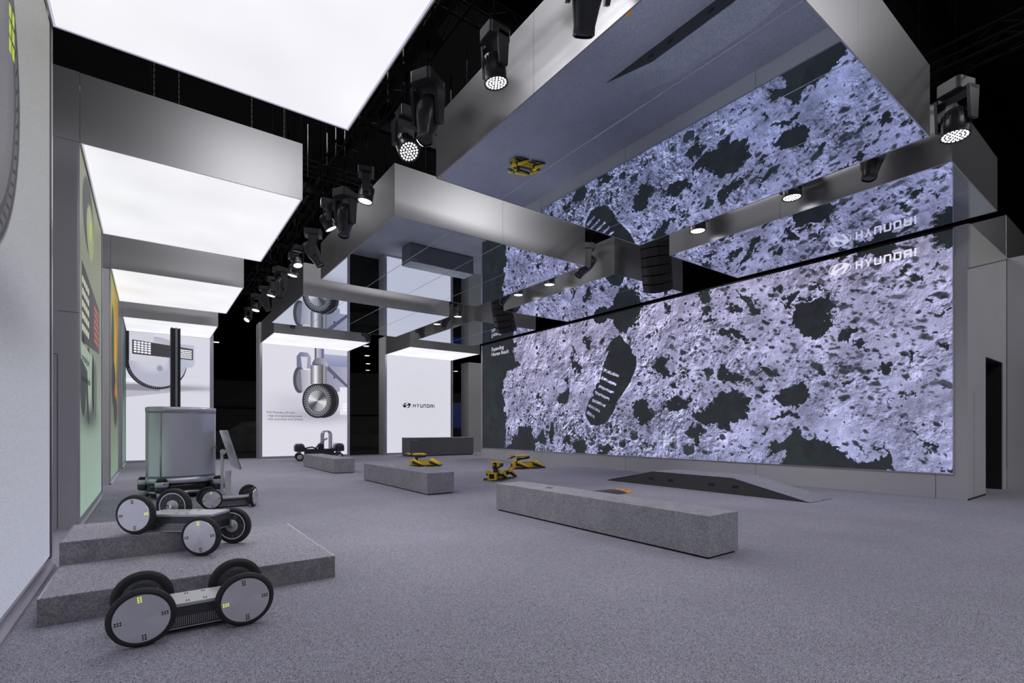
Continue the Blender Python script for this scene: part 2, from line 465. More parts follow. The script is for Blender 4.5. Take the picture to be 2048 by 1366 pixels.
def moon_image():
    C = Canvas(SY1 - SY0, SZ1 - SZ0, 150, (0, 0, 0))
    h, w_ = C.h, C.w
    K = Canvas(SY1 - SY0, SZ1 - SZ0, 150, (0, 0, 0))
    for q in POLYS:
        pts = [(SY1 - q[i] / 100, q[i + 1] / 100 - SZ0) for i in range(0, len(q), 2)]
        K.poly(pts, (255, 255, 255))
    mask = K.a[..., 0]
    # ragged rims: the mask is read through a noise displacement
    d1, d2 = fnoise(h, w_, 2.4, 1, 3), fnoise(h, w_, 2.4, 2, 3)
    e1, e2 = fnoise(h, w_, 3.4, 3, 16), fnoise(h, w_, 3.4, 4, 16)
    ii = np.clip(np.arange(h)[:, None] + (fnoise(h, w_, 3.6, 1, 4) * 6 + e1 * 3.5), 0, h - 1).astype(int)
    jj = np.clip(np.arange(w_)[None, :] + (fnoise(h, w_, 3.6, 2, 4) * 9 + e2 * 4.5), 0, w_ - 1).astype(int)
    mask = mask[ii, jj]
    xs = np.arange(w_)[None, :] / w_; ys = np.arange(h)[:, None] / h
    # relief
    rz = np.clip(fnoise(h, w_, 2.8, 52, 3) * .5 + .55, .12, 1.3)
    H = fnoise(h, w_, 3.6, 5, 6) * 9.0 + fnoise(h, w_, 3.0, 6, 22) * 1.9 * rz
    rg = np.random.default_rng(11)
    def crater(cx, cy, r, depth):
        r2 = int(r * 1.6) + 2
        i0, i1, j0, j1 = max(0, cy - r2), min(h, cy + r2), max(0, cx - r2), min(w_, cx + r2)
        if i1 <= i0 or j1 <= j0: return
        # wide walls are drawn a little wider than high
        dd = np.sqrt(((np.arange(i0, i1)[:, None] - cy)) ** 2 + ((np.arange(j0, j1)[None, :] - cx) / 1.15) ** 2) / r
        z = np.where(dd < 1, (dd ** 2 - 1) * depth, 0) + np.exp(-((dd - 1.05) / .22) ** 2) * depth * .45
        H[i0:i1, j0:j1] += z
    for k in range(3000):
        r = 2.4 * (rg.random() ** -0.62)
        if r > 26: continue
        crater(int(rg.random() * w_), int(rg.random() * h), r, r * .8)
    cm = np.zeros((h, w_), np.float32)
    for cy_, cz_, r in CRAT:
        cx, cy = int((SY1 - cy_ / 100) * 150), int((cz_ / 100 - SZ0) * 150)
        rr = r * .9
        crater(cx, cy, rr, rr * .5)
        dd = np.sqrt((np.arange(h)[:, None] - cy + e1 * 2) ** 2 + ((np.arange(w_)[None, :] - cx + e2 * 2) / 1.2) ** 2) / rr * (1 + .12 * e1)
        cm = np.maximum(cm, (dd < .75).astype(np.float32))
    fy = np.fft.fftfreq(h)[:, None]; fx = np.fft.rfftfreq(w_)[None, :]
    H = H - 7 * np.fft.irfft2(np.fft.rfft2(mask) * np.exp(-(fy ** 2 + fx ** 2) * 2 * (PI * 2.6) ** 2), s=(h, w_))
    gx = np.gradient(H, axis=1); gy = np.gradient(H, axis=0)
    s = gx * .62 - gy * .78
    smooth_ = np.clip(fnoise(h, w_, 2.6, 50, 2) * .35 + .62, .25, 1.15)
    s = np.tanh(s * .62) * smooth_ * (1 - .5 * np.clip((xs - .58) * 5, 0, 1))
    grit = fnoise(h, w_, .4, 51, 60) * rz
    big = fnoise(h, w_, 3.0, 9, 2)
    lum = .555 + .29 * s + .05 * grit - .14 * (s < -.42) * (fnoise(h, w_, 2.0, 40, 8) > 0) + .05 * big
    # ground in deep shade shows first in the roughest, lowest areas
    rough = fnoise(h, w_, 2.2, 12, 5)
    right = np.clip((xs - .55) * 2.2, 0, 1)
    spots = fnoise(h, w_, 2.9, 14, 22)
    deep = np.clip((rough * .55 + spots * .75 + right * .10 - .5 * (ys - .4) - 2.0) * 3, 0, 1)
    lowb = np.clip((.26 - ys) * 6, 0, 1) * np.clip((rough + spots * .6 - .7) * 3, 0, 1) * np.clip(1 - (xs - .55) * 5, 0, 1)
    deep = np.maximum(deep, lowb)
    # long pale ridge crossing the right half
    t = (xs - (.60 + .06 * np.sin(ys * 5) + (1 - ys) * .055)) / .016
    rid = np.exp(-t * t) * np.clip((ys - .30) * 4, 0, 1)
    lum = lum + rid * .10 + .03 * np.clip((xs - .6) * 6, 0, 1); deep = deep * (1 - rid)
    B = Canvas(SY1 - SY0, SZ1 - SZ0, 150, (0, 0, 0))
    bp = [(SY1 - BOOT[i] / 100, BOOT[i + 1] / 100 - SZ0) for i in range(0, len(BOOT), 2)]
    cx_, cy_ = sum(q[0] for q in bp) / len(bp), sum(q[1] for q in bp) / len(bp)
    B.poly([(cx_ + (x - cx_) * 1.07, cy_ + (y - cy_) * 1.05) for x, y in bp], (255, 255, 255))
    halo = B.a[..., 0][np.clip(ii, 0, h - 1), np.clip(jj, 0, w_ - 1)]
    B2 = Canvas(SY1 - SY0, SZ1 - SZ0, 150, (0, 0, 0)); B2.poly(bp, (255, 255, 255))
    for a0, b0, a1, b1 in BARS:
        x0, y0, x1, y1 = SY1 - a0 / 100, b0 / 100 - SZ0, SY1 - a1 / 100, b1 / 100 - SZ0
        n_ = math.hypot(x1 - x0, y1 - y0); px, py = -(y1 - y0) / n_ * .05, (x1 - x0) / n_ * .05
        B2.poly([(x0 - px, y0 - py), (x1 - px * .8, y1 - py * .8), (x1 + px * .8, y1 + py * .8), (x0 + px, y0 + py)], (0, 0, 0))
    i2 = np.clip(np.arange(h)[:, None] + e1 * 1.3, 0, h - 1).astype(int); j2 = np.clip(np.arange(w_)[None, :] + e2 * 1.3, 0, w_ - 1).astype(int)
    boot = B2.a[..., 0][i2, j2]
    lum = lum + halo * .07
    K2 = Canvas(SY1 - SY0, SZ1 - SZ0, 150, (0, 0, 0))
    for k in range(1250):
        x = 10.3 + 6.3 * rg.random() ** .8; y = rg.uniform(.2, 4.7); r = .020 * rg.random() ** -.42
        if r < .10 and rg.random() < .25 + .75 * (y > 1.5): K2.ell(x, y, r * rg.uniform(1.0, 1.6), r * rg.uniform(.65, .9), (255, 255, 255), .025, rg.uniform(.55, .95), rg.uniform(-40, 0))
    for k in range(900):
        cx, cy = [(4.2, 1.1), (7.8, 1.3), (9.6, 2.0), (2.6, 2.2), (8.6, 3.6), (6.0, .7), (6.8, .4)][int(rg.random() * 7)]
        r = .018 * rg.random() ** -.5
        if r < .09: K2.ell(cx + rg.normal() * .8, cy + rg.normal() * .55, r * 1.1, r * .9, (255, 255, 255), .015, rg.uniform(.6, 1), rg.uniform(-35, 20))
    i3 = np.clip(np.arange(h)[:, None] + e1 * 1.2, 0, h - 1).astype(int); j3 = np.clip(np.arange(w_)[None, :] + e2 * 1.4, 0, w_ - 1).astype(int)
    K3 = Canvas(SY1 - SY0, SZ1 - SZ0, 150, (0, 0, 0))
    for k in range(420):
        x = rg.uniform(1.2, 12); y = rg.uniform(.15, 4.7); r = .020 * rg.random() ** -.5
        if r < .12:
            K3.ell(x, y, r * 1.35, r * 1.15, (255, 255, 255), .02, .9, inner=.72)
            K2.ell(x - r * .12, y + r * .10, r * .85, r * .72, (255, 255, 255), .015, rg.uniform(.7, 1))
    spk = K2.a[..., 0][i3, j3]
    lum = lum + .16 * K3.a[..., 0][i3, j3]
    dark = np.maximum(np.maximum(mask, deep), np.maximum(cm * .9, spk))
    dark = np.where(halo > .5, boot, dark)
    # colours: pinkish lavender up and left, bluer down and right
    g = np.clip(ys * .8 + (1 - xs) * .25, 0, 1)[..., None]
    hi = np.array([.60, .615, .77]) * (1 - g) + np.array([.69, .67, .81]) * g
    base = hi * (lum[..., None] / .62)
    green = np.clip(fnoise(h, w_, 3.2, 21, 2) * .5 + .3, 0, 1)[..., None]
    dk = np.array([.145, .155, .175]) * (1 - green) + np.array([.155, .185, .19]) * green
    dk = dk * (1 + .05 * fnoise(h, w_, 2.4, 22, 6))[..., None]
    C.a = (base * (1 - dark[..., None]) + dk * dark[..., None]).astype(np.float32)
    return C.image('moon_picture')

# ---------------------------------------------------------------- print on the back panels
def module_print():
    """wheel and drive column in front of a pale ground; x 0..3.86, y 0..5.1"""
    C = Canvas(3.86, 5.1, 150, (218, 217, 228))
    X0 = 4.12
    def q(x, z): return (x - X0, z - .1)
    C.shade(2.4, 1.9, 1.8, .35, (120, 118, 135), .45)
    C.shade(1.4, 2.5, 1.2, .5, (185, 184, 196), .5)
    C.poly([q(6.45, 4.95), q(8.1, 4.95), q(8.1, 4.05), q(7.0, 4.05), q(6.9, 4.6), q(6.4, 4.7)], (120, 122, 155), 1, (165, 168, 200), False)
    C.poly([q(7.2, 4.05), q(8.1, 4.05), q(8.1, 3.2), q(7.6, 3.7)], (150, 152, 176))
    # rear swing leg and wheel
    C.ell(*q(5.72, 3.65), .28, .62, (75, 75, 85), .02)
    C.ell(*q(5.80, 3.65), .22, .52, (120, 120, 130), .03)
    C.poly([q(5.78, 4.15), q(6.2, 4.1), q(6.2, 2.9), q(5.85, 3.0)], (165, 165, 182), 1, (195, 195, 210))
    C.poly([q(5.6, 4.75), q(5.75, 4.95), q(6.1, 4.95), q(6.25, 4.75), q(6.25, 4.2), q(5.6, 4.25)], (105, 106, 135), 1, (160, 160, 185))
    C.poly([q(5.78, 4.75), q(6.1, 4.75), q(6.05, 4.2), q(5.85, 4.2)], (205, 205, 220))
    C.poly([q(6.3, 4.4), q(8.05, 4.4), q(8.05, 3.35), q(7.4, 3.1), q(6.9, 3.3), q(6.3, 3.2)], (130, 131, 155), 1, (170, 170, 192))
    C.poly([q(7.0, 4.45), q(8.08, 3.45), q(8.08, 3.3), q(7.0, 4.2)], (92, 93, 118))
    C.ell(*q(7.35, 3.85), .045, .05, (60, 60, 80))
    # column
    C.rect(6.38 - X0, 6.86 - X0, 4.6, 5.1, (215, 215, 228), 1, (120, 120, 150))
    C.rect(6.42 - X0, 6.50 - X0, 4.6, 5.1, (85, 85, 105))
    C.rect(6.74 - X0, 6.82 - X0, 4.6, 5.1, (100, 100, 125))
    C.poly([q(6.3, 4.5), q(6.45, 4.75), q(6.85, 4.75), q(7.05, 4.5), q(7.05, 4.35), q(6.3, 4.35)], (95, 95, 115), 1, (180, 180, 195))
    for i in range(16):
        t = i / 15.
        v = 120 + 120 * math.exp(-((t - .3) / .16) ** 2) + 40 * math.exp(-((t - .85) / .1) ** 2)
        C.rect(6.22 - X0 + t * .72, 6.22 - X0 + t * .72 + .05, 3.36, 4.28, (v * .97, v * .96, v))
    for k in range(10): C.rect(6.74 - X0, 6.81 - X0, 3.42 + k * .088, 3.47 + k * .088, (28, 28, 36))
    for k in range(6): C.rect(6.34 - X0 + k * .085, 6.38 - X0 + k * .085, 4.28, 4.36, (60, 60, 72))
    C.rect(6.3 - X0, 6.88 - X0, 3.26, 3.36, (150, 150, 165))
    C.poly([q(6.42, 3.4), q(7.25, 3.42), q(7.42, 3.3), q(7.45, 2.7), q(7.3, 2.7), q(7.26, 3.2), q(7.0, 3.28), q(6.42, 3.28)], (200, 199, 212))
    # tyre, seen a little from the side
    C.ell(*q(6.95, 2.72), .62, .80, (38, 38, 42), .015)
    C.ell(*q(6.88, 2.71), .64, .81, (62, 62, 67), .012)
    C.ell(*q(6.80, 2.70), .66, .82, (30, 30, 34), .012)
    C.ell(*q(6.55, 2.69), .70, .82, (48, 48, 52), .01)
    C.ell(*q(6.55, 2.69), .65, .77, (24, 24, 27), .01)
    for row, (ra, rb, n_) in enumerate(((.60, .71, 40), (.53, .63, 40), (.47, .56, 40))):
        for k in range(n_):
            a = 2 * PI * (k + .5 * (row % 2)) / n_
            C.ell(*q(6.55 + math.cos(a) * ra, 2.69 + math.sin(a) * rb), .030, .030, (196, 196, 208), .008, inner=.45)
    # spun hub
    i0, i1, j0, j1 = int(1.9 * 150), int(3.4 * 150), int(1.7 * 150), int(3.2 * 150)
    xx = C.X[None, j0:j1] - (6.55 - X0); yy = C.Y[i0:i1, None] - 2.59
    d = np.sqrt((xx / .43) ** 2 + (yy / .51) ** 2); an = np.arctan2(yy, xx)
    v = .60 + .24 * np.cos(2 * an + 1.2) + .10 * np.cos(4 * an + .4)
    m_ = (d < 1)[..., None]
    C.a[i0:i1, j0:j1] = np.where(m_, v[..., None] * np.array([1, 1, 1.04]), C.a[i0:i1, j0:j1])
    C.rect(6.86 - X0, 6.95 - X0, 2.50, 2.59, (214, 226, 80))
    C.rect(7.62 - X0, 7.98 - X0, 1.95, 3.3, (228, 228, 238))
    for k in range(3): C.rect(7.78 - X0, 7.88 - X0, 2.12 + k * .14, 2.22 + k * .14, (250, 250, 255)); C.rect(7.9 - X0, 7.97 - X0, 2.12 + k * .14, 2.22 + k * .14, (250, 250, 255))
    C.a *= (1 + .006 * fnoise(C.h, C.w, 1, 31, 30))[..., None]
    return C.image('module_picture')

def drone_print():
    """robot head with a round belly: x 0..2.86 from -.77, y 0..5.1"""
    C = Canvas(2.86, 5.1, 130, (214, 214, 226))
    C.shade(1.4, 2.95, 2.0, .12, (120, 118, 135), .6)
    C.poly([(0, 2.9), (1.3, 2.95), (2.8, 2.95), (0, 2.5)], (150, 148, 160), .5)
    C.rect(0, .7, 3.1, 3.25, (232, 232, 240)); C.rect(0, 1.1, 2.78, 3.02, (120, 119, 130), .6)
    C.ell(1.0, 3.90, 1.02, 1.05, (30, 30, 34), .01)
    C.ell(1.05, 3.95, .96, 1.0, (178, 180, 198), .02)
    C.ell(.85, 4.15, .6, .6, (206, 207, 220), .3, .8); C.ell(1.1, 3.7, .10, .12, (150, 152, 170), .05)
    for row in range(2):
        for k in range(34):
            a = R(198 + k * 4.2); C.ell(1.0 + math.cos(a) * (.97 - .035 * row), 3.9 + math.sin(a) * (1.0 - .035 * row), .011, .011, (190, 190, 200), .004)
    C.rect(-.02, .16, 3.95, 5.1, (25, 25, 28)); C.poly([(.10, 3.95), (.7, 3.95), (.9, 4.1), (.9, 5.1), (.10, 5.1)], (206, 206, 218))
    C.poly([(1.4, 3.75), (2.2, 3.8), (2.3, 3.92), (2.3, 4.75), (1.4, 4.75)], (168, 172, 196), 1, (190, 193, 212))
    C.poly([(.2, 4.22), (2.25, 4.12), (2.25, 4.58), (.2, 4.78)], (52, 50, 54), 1, (70, 68, 72))
    for i in range(5):
        for j in range(5): C.rect(.25 + i * .115, .34 + i * .115, 4.28 + j * .095 - i * .008, 4.35 + j * .095 - i * .008, (245, 245, 255))
    for j in range(5): C.poly([(1.62, 4.20 + j * .075), (2.2, 4.17 + j * .075), (2.2, 4.215 + j * .075), (1.62, 4.25 + j * .075)], (240, 240, 252))
    return C.image('robot_head_picture')

def side_print(kind):
    """long left wall prints, x runs away from the viewer; 3.9 wide, 5.1 high"""
    C = Canvas(3.95, 5.1, 100, (120, 140, 122))
    ys = C.Y[:, None] / 5.1; xs = C.X[None, :] / 3.95
    if kind == 0:
        top, mid, bot = np.array([130, 134, 114]), np.array([126, 134, 120]), np.array([146, 170, 158])
    elif kind == 1:
        top, mid, bot = np.array([140, 142, 66]), np.array([92, 92, 66]), np.array([120, 148, 124])
    else:
        top, mid, bot = np.array([60, 90, 80]), np.array([70, 96, 86]), np.array([92, 128, 112])
    t = np.clip(ys * 2, 0, 1)[..., None] + 0 * xs[..., None]; t2 = np.clip(ys * 2 - 1, 0, 1)[..., None]
    C.a = ((bot * (1 - t) + mid * t) * (1 - t2) + top * t2).astype(np.float32) / 255
    C.a = np.broadcast_to(C.a, (C.h, C.w, 3)).copy()
    if kind == 0:
        C.ell(1.3, 4.5, .9, .55, (70, 72, 76), .05); C.ell(1.6, 4.35, .6, .42, (150, 155, 120), .08)
        C.rect(1.5, 1.75, 4.25, 4.55, (180, 200, 50), .8)
        C.poly([(.3, 3.6), (3.4, 3.45), (3.4, 2.62), (.3, 2.45)], (62, 62, 66), 1, (84, 82, 86))
        for i in range(4):
            for j in range(5): C.rect(.36 + i * .27, .56 + i * .27, 2.62 + j * .17, 2.72 + j * .17, (196, 200, 176))
        for j in range(6): C.rect(2.3, 3.2, 2.72 + j * .11, 2.79 + j * .11, (176, 92, 82))
        C.ell(.5, 1.95, .45, .55, (60, 64, 62), .05); C.ell(1.3, 1.9, .35, .6, (52, 56, 55), .05)
        C.poly([(.2, 2.45), (1.9, 2.4), (1.9, 1.9), (1.4, 1.3), (1.1, 2.1), (.2, 2.2)], (150, 165, 150))
        C.ell(2.1, 1.95, .25, .5, (40, 44, 44), .05); C.ell(2.55, 1.9, .3, .5, (96, 104, 98), .06)
        C.shade(1.5, 1.4, 1.3, .18, (50, 58, 54), .7)
    elif kind == 1:
        C.ell(1.2, 4.3, .9, .6, (170, 156, 40), .3, .8); C.ell(2.8, 4.2, .7, 1.2, (180, 116, 30), .4, .9)
        C.ell(1.1, 3.5, .55, .9, (60, 62, 30), .1); C.ell(2.2, 3.2, .5, 1.0, (186, 146, 40), .12); C.ell(1.5, 2.4, .9, .6, (40, 44, 36), .1)
        C.ell(2.6, 2.2, .6, .35, (180, 106, 30), .1); C.ell(2.4, 1.7, .9, .4, (44, 46, 42), .15)
    else:
        C.ell(1.5, 3.3, .8, 1.1, (30, 44, 42), .2, .8); C.rect(2.6, 3.9, 3.6, 5.1, (20, 24, 24), .8)
    for r_ in range(3): C.rect(.35, 1.5 - .25 * (r_ == 1), 1.12 - r_ * .16, 1.155 - r_ * .16, (50, 58, 54), .0)
    return C.image('side_picture')

def near_print():
    """edge of a big wheel on cool grey cloth: x 0..4.1 (from y=2.45 to 6.55), y 0..5.1"""
    C = Canvas(4.1, 5.1, 110, (160, 160, 160))
    ys = C.Y[:, None] / 5.1
    t = np.clip(ys, 0, 1)[..., None]
    C.a = ((np.array([166, 169, 186]) * (1 - t) + np.array([138, 138, 133]) * t) / 255).astype(np.float32) * np.ones((C.h, C.w, 1), np.float32)
    # camera sees the wheel's right rim: centre near y 3.6, height 3.5
    cx, cy = 1.43, 3.52
    C.shade(cx + .2, cy - 1.5, 1.6, .3, (110, 110, 116), .7)
    C.ell(cx, cy, 1.27, 1.30, (52, 52, 56), .04); C.ell(cx, cy, 1.22, 1.25, (84, 84, 88), .03)
    C.ell(cx, cy, 1.13, 1.16, (62, 62, 66), .02)
    C.ell(cx, cy, 1.08, 1.10, (98, 97, 103), .02); C.ell(cx, cy, .95, .95, (110, 109, 116), .2)
    for k in range(60):
        a = 2 * PI * k / 60; C.ell(cx + math.cos(a) * 1.18, cy + math.sin(a) * 1.20, .05, .014, (40, 40, 43), .006, rot=math.degrees(a) + 40)
    for i in range(2):
        for j in range(3): C.rect(cx + .92 + i * .1, cx + .99 + i * .1, cy + .28 + j * .12, cy + .37 + j * .12, (176, 200, 56))
    return C.image('wheel_picture')

# ================================================================ SETTING
H = 5.25           # underside of every canopy
CT = 6.2           # top of every canopy
def struct(name, mb, m, **k): return mb.build(name, m, kind='structure', **k)

struct('floor', MB().box(-6, 24, -5, 25.9, -.05, 0), M['floor'])
struct('floor_hall', MB().box(-60, 90, -40, 110, -.12, -.055), M['hall_black'])
struct('ceiling', MB().box(-60, 90, -40, 110, 13.0, 13.2), M['hall_black'])
for n_, b in (('wall_hall_back', (-60, 90, 100, 100.4)), ('wall_hall_left', (-40, -39.6, -40, 100)), ('wall_hall_right', (80, 80.4, -40, 100)), ('wall_hall_near', (-60, 90, -30, -29.6))):
    struct(n_, MB().box(*b, 0, 13), M['hall_wall'])
# roof girders of the hall
beams = MB()
for k in range(14):
    y = 4 + k * 6.5
    beams.box(-39, 79, y, y + .25, 12.0, 12.9)
for k in range(12):
    x = -30 + k * 9
    beams.box(x, x + .3, -20, 99, 12.3, 12.9)
struct('trim_girders', beams, M['truss'])

# ---- LED wall: a thick block with a doorway in its near end
W0, W1, WY0, WY1 = 12.5, 15.8, 2.53, 19.62
wr = MB()
wr.box(W0, 13.88, WY0, WY1, 0, 5.24)
wr.box(15.45, W1, WY0, WY1, 0, 5.24)
wr.box(13.88, 15.45, WY0, WY1, 2.84, 5.24)
wr.box(13.88, 15.45, 6.4, WY1, 0, 2.84)
wall_right = struct('wall_right', wr, M['wall'])
MB().box(W0 - .004, W0, 3.0, 3.006, 0, .48).build('panel_joint', M['frame_dark'], wall_right)
for y in (6.6, 10.9, 15.2): MB().box(W0 - .003, W0, y, y + .006, 0, .48).build('panel_joint', M['frame_dark'], wall_right)
MB().box(12.95, 12.956, WY0 - .003, WY0, 0, 2.1).build('panel_joint', M['frame_dark'], wall_right)
MB().box(W0, 13.85, WY0 - .012, WY0, 0, .03).build('shadow_gap', M['black'], wall_right)
# lit area at the head of the near end, built as a pale triangle
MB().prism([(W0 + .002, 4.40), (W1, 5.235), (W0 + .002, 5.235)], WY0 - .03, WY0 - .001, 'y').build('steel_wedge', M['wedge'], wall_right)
struct('wall_right_return', MB().box(W1, W1 + .25, -4, WY0 - .01, 0, 5.24), M['wall'])
d = struct('door_1', MB().box(13.882, 15.448, 6.2, 6.39, 0, 2.838), M['black'])
MB().box(13.882, 13.90, WY0 + .02, 6.2, 0, 2.838).build('door_lining', M['black'], d)
MB().box(15.43, 15.448, WY0 + .02, 6.2, 0, 2.838).build('door_lining', M['black'], d)
MB().box(13.90, 15.43, WY0 + .02, 6.2, 2.82, 2.838).build('door_head', M['black'], d)
MB().prism([(13.90, 2.56), (13.96, 2.56), (14.10, 3.4), (14.04, 3.4)], 0.01, 2.75, 'z').build('door_leaf', M['black_gloss'], d)
struct('wall_back', MB().box(15.0, 22, 24.9, 25.75, 0, H), M['wall_dark'])

struct('wall_near', MB().box(-1.75, 16, -5.5, -5.2, 0, 5.24), M['wall'])  # unseen wall added behind the viewer for covers and steel to reflect
# ---- the big LED screen
scr = thing('led_screen', 'huge wall-filling LED screen showing a cratered moon surface with a boot print', 'screen', (W0, 11.1, 0))
def S(y, z): return (-.012, y - 11.1, z)
quad_uv('display', image_mat('moon_display', moon_image(), 1.0), scr, S(SY1, SZ0), S(SY0, SZ0), S(SY0, SZ1), S(SY1, SZ1))
bz = MB()
bz.box(-.03, 0, SY0 - 11.1 - .02, SY0 - 11.1, SZ0 - .02, SZ1 + .02)
bz.box(-.03, 0, SY1 - 11.1, SY1 - 11.1 + .12, SZ0 - .02, SZ1 + .02)
bz.box(-.02, 0, SY0 - 11.1, SY1 - 11.1, SZ0 - .02, SZ0)
bz.build('bezel', M['frame'], scr)
MB().box(-.03, 0, SY0 - 11.1, SY1 - 11.1, SZ1, SZ1 + .04).build('top_rail', M['black'], scr)

def text_mesh(name, body, size, material, parent, mtx, sx=1.0, spacing=1.0, extrude=.002):
    c = bpy.data.curves.new(name, 'FONT')
    c.body = body; c.size = size; c.extrude = extrude; c.space_character = spacing
    c.resolution_u = 3
    tmp = bpy.data.objects.new('tmp', c); COL.objects.link(tmp)
    dg = bpy.context.evaluated_depsgraph_get()
    me = bpy.data.meshes.new_from_object(tmp.evaluated_get(dg))
    bpy.data.objects.remove(tmp)
    me.name = name
    me.transform(Matrix.Diagonal((sx, 1, 1, 1)))
    me.transform(mtx)
    me.materials.clear(); me.materials.append(material)
    o = bpy.data.objects.new(name, me); COL.objects.link(o); o.parent = parent
    return o

def facing(ax, ay, az, loc):
    m = Matrix((ax, ay, az)).transposed().to_4x4(); m.translation = Vector(loc); return m
F_SCREEN = ((0, -1, 0), (0, 0, 1), (-1, 0, 0))     # seen from -x
F_BACK = ((1, 0, 0), (0, 0, 1), (0, -1, 0))        # seen from -y
F_LEFT = ((0, 1, 0), (0, 0, 1), (1, 0, 0))         # seen from +x

def word_shape(parent, mtx, wd, ht, material):
    """seven square block letters, each a part"""
    u = wd / 7.55; t = .21 * u * .95; tv = ht * .20; x = 0
    def R_(mb, x0, x1, y0, y1): mb.prism([(x0, y0), (x1, y0), (x1, y1), (x0, y1)], 0, .004, 'z', mtx)
    W_ = .86 * u
    for k in 'HYUNDAI':
        mb = MB()
        if k == 'H': R_(mb, x, x + t, 0, ht); R_(mb, x + W_ - t, x + W_, 0, ht); R_(mb, x + t, x + W_ - t, ht * .42, ht * .42 + tv)
        if k == 'Y':
            mb.prism([(x + W_ / 2 - t / 2, 0), (x + W_ / 2 + t / 2, 0), (x + W_ / 2 + t / 2, ht * .42), (x + W_ * 1.05, ht), (x + W_ * 1.05 - t * 1.25, ht), (x + W_ / 2, ht * .56), (x - W_ * .05 + t * 1.25, ht), (x - W_ * .05, ht), (x + W_ / 2 - t / 2, ht * .42)], 0, .004, 'z', mtx)
        if k == 'U': mb.prism([(x, ht), (x, tv * .5), (x + t * .5, 0), (x + W_ - t * .5, 0), (x + W_, tv * .5), (x + W_, ht), (x + W_ - t, ht), (x + W_ - t, tv), (x + t, tv), (x + t, ht)], 0, .004, 'z', mtx)
        if k == 'N': mb.prism([(x, 0), (x, ht), (x + W_ - t * .7, ht), (x + W_, ht - tv * .7), (x + W_, 0), (x + W_ - t, 0), (x + W_ - t, ht - tv), (x + t, ht - tv), (x + t, 0)], 0, .004, 'z', mtx)
        if k == 'D': R_(mb, x, x + t, 0, ht); R_(mb, x + t, x + W_ - t * .6, 0, tv); R_(mb, x + t, x + W_ - t * .6, ht - tv, ht); mb.prism([(x + W_ - t, tv * .5), (x + W_ - t * .6, 0), (x + W_, tv * .7), (x + W_, ht - tv * .7), (x + W_ - t * .6, ht), (x + W_ - t, ht - tv * .5)], 0, .004, 'z', mtx)
        if k == 'A': mb.prism([(x, 0), (x, ht - tv * .7), (x + t * .7, ht), (x + W_, ht), (x + W_, 0), (x + W_ - t, 0), (x + W_ - t, ht - tv), (x + t, ht - tv), (x + t, 0)], 0, .004, 'z', mtx); R_(mb, x + t, x + W_ - t, ht * .33, ht * .33 + tv * .9)
        if k == 'I': R_(mb, x, x + t, 0, ht)
        mb.build('letter', material, parent)
        x += 1.14 * u if k != 'I' else 0

def emblem(parent, mtx, rx, ry, material):
    """slanted H inside an ellipse ring"""
    n = 40
    ring = MB(); vs = []
    for zz in (0, .004):
        for s_ in (1, .90):
            for k in range(n):
                a = 2 * PI * k / n
                vs.append((rx * s_ * math.cos(a) if s_ == 1 else (rx - ry * .10) * math.cos(a), ry * (1 if s_ == 1 else .90) * math.sin(a), zz))
    fs = []
    for k in range(n):
        j = (k + 1) % n
        fs += [(k, j, n + j, n + k), (2 * n + k, 3 * n + k, 3 * n + j, 2 * n + j), (k, 2 * n + k, 2 * n + j, j), (n + k, n + j, 3 * n + j, 3 * n + k)]
    ring.add(vs, fs, False, mtx).build('emblem_ring', material, parent)
    P = lambda q: [(x * rx, y * ry) for x, y in q]
    h_ = MB()
    h_.prism(P([(-.62, -.74), (-.36, -.90), (-.20, -.50), (-.06, -.16), (.22, -.02), (.50, .06), (.30, -.45), (.10, -.96), (.34, -.92), (.62, -.35), (.84, .50), (.62, .76), (.38, .90), (.22, .52), (.06, .20), (-.22, .04), (-.48, -.06), (-.30, .45), (-.10, .96), (-.38, .90), (-.66, .30), (-.84, -.48)]), 0, .0045, 'z', mtx)
    h_.build('emblem_letter', material, parent)

lt = M['white_text']
word_shape(scr, facing(*F_SCREEN, S(4.37, 4.845)), 1.14, .165, lt)
emblem(scr, facing(*F_SCREEN, S(4.68, 4.93)), .225, .13, lt)
text_mesh('screen_text', 'Expanding', .24, lt, scr, facing(*F_SCREEN, S(18.72, 4.87)), sx=.98, extrude=.001)
text_mesh('screen_text', 'Human Reach', .24, lt, scr, facing(*F_SCREEN, S(18.72, 4.64)), sx=.98, extrude=.001)

# ---- canopies -----------------------------------------------------------
def clad(root, ox, oy, x0, x1, y0, y1, z0, z1, faces='nswe', step=2.42):
    """steel sheets on the sides, each sheet a part, 4 mm joints"""
    def runs(a, b):
        n = max(1, round((b - a) / step)); e = (b - a) / n
        return [(a + i * e + .002, a + (i + 1) * e - .002) for i in range(n)]
    T = .015
    if 's' in faces:
        for a, b in runs(x0, x1): MB().box(a - ox, b - ox, y0 - oy, y0 - oy + T, z0, z1).build('side_sheet', M['steel'], root)
    if 'n' in faces:
        for a, b in runs(x0, x1): MB().box(a - ox, b - ox, y1 - oy - T, y1 - oy, z0, z1).build('side_sheet', M['steel'], root)
    if 'w' in faces:
        for a, b in runs(y0 + T, y1 - T): MB().box(x0 - ox, x0 - ox + T, a - oy, b - oy, z0, z1).build('side_sheet', M['steel'], root)
    if 'e' in faces:
        for a, b in runs(y0 + T, y1 - T): MB().box(x1 - ox - T, x1 - ox, a - oy, b - oy, z0, z1).build('side_sheet', M['steel'], root)

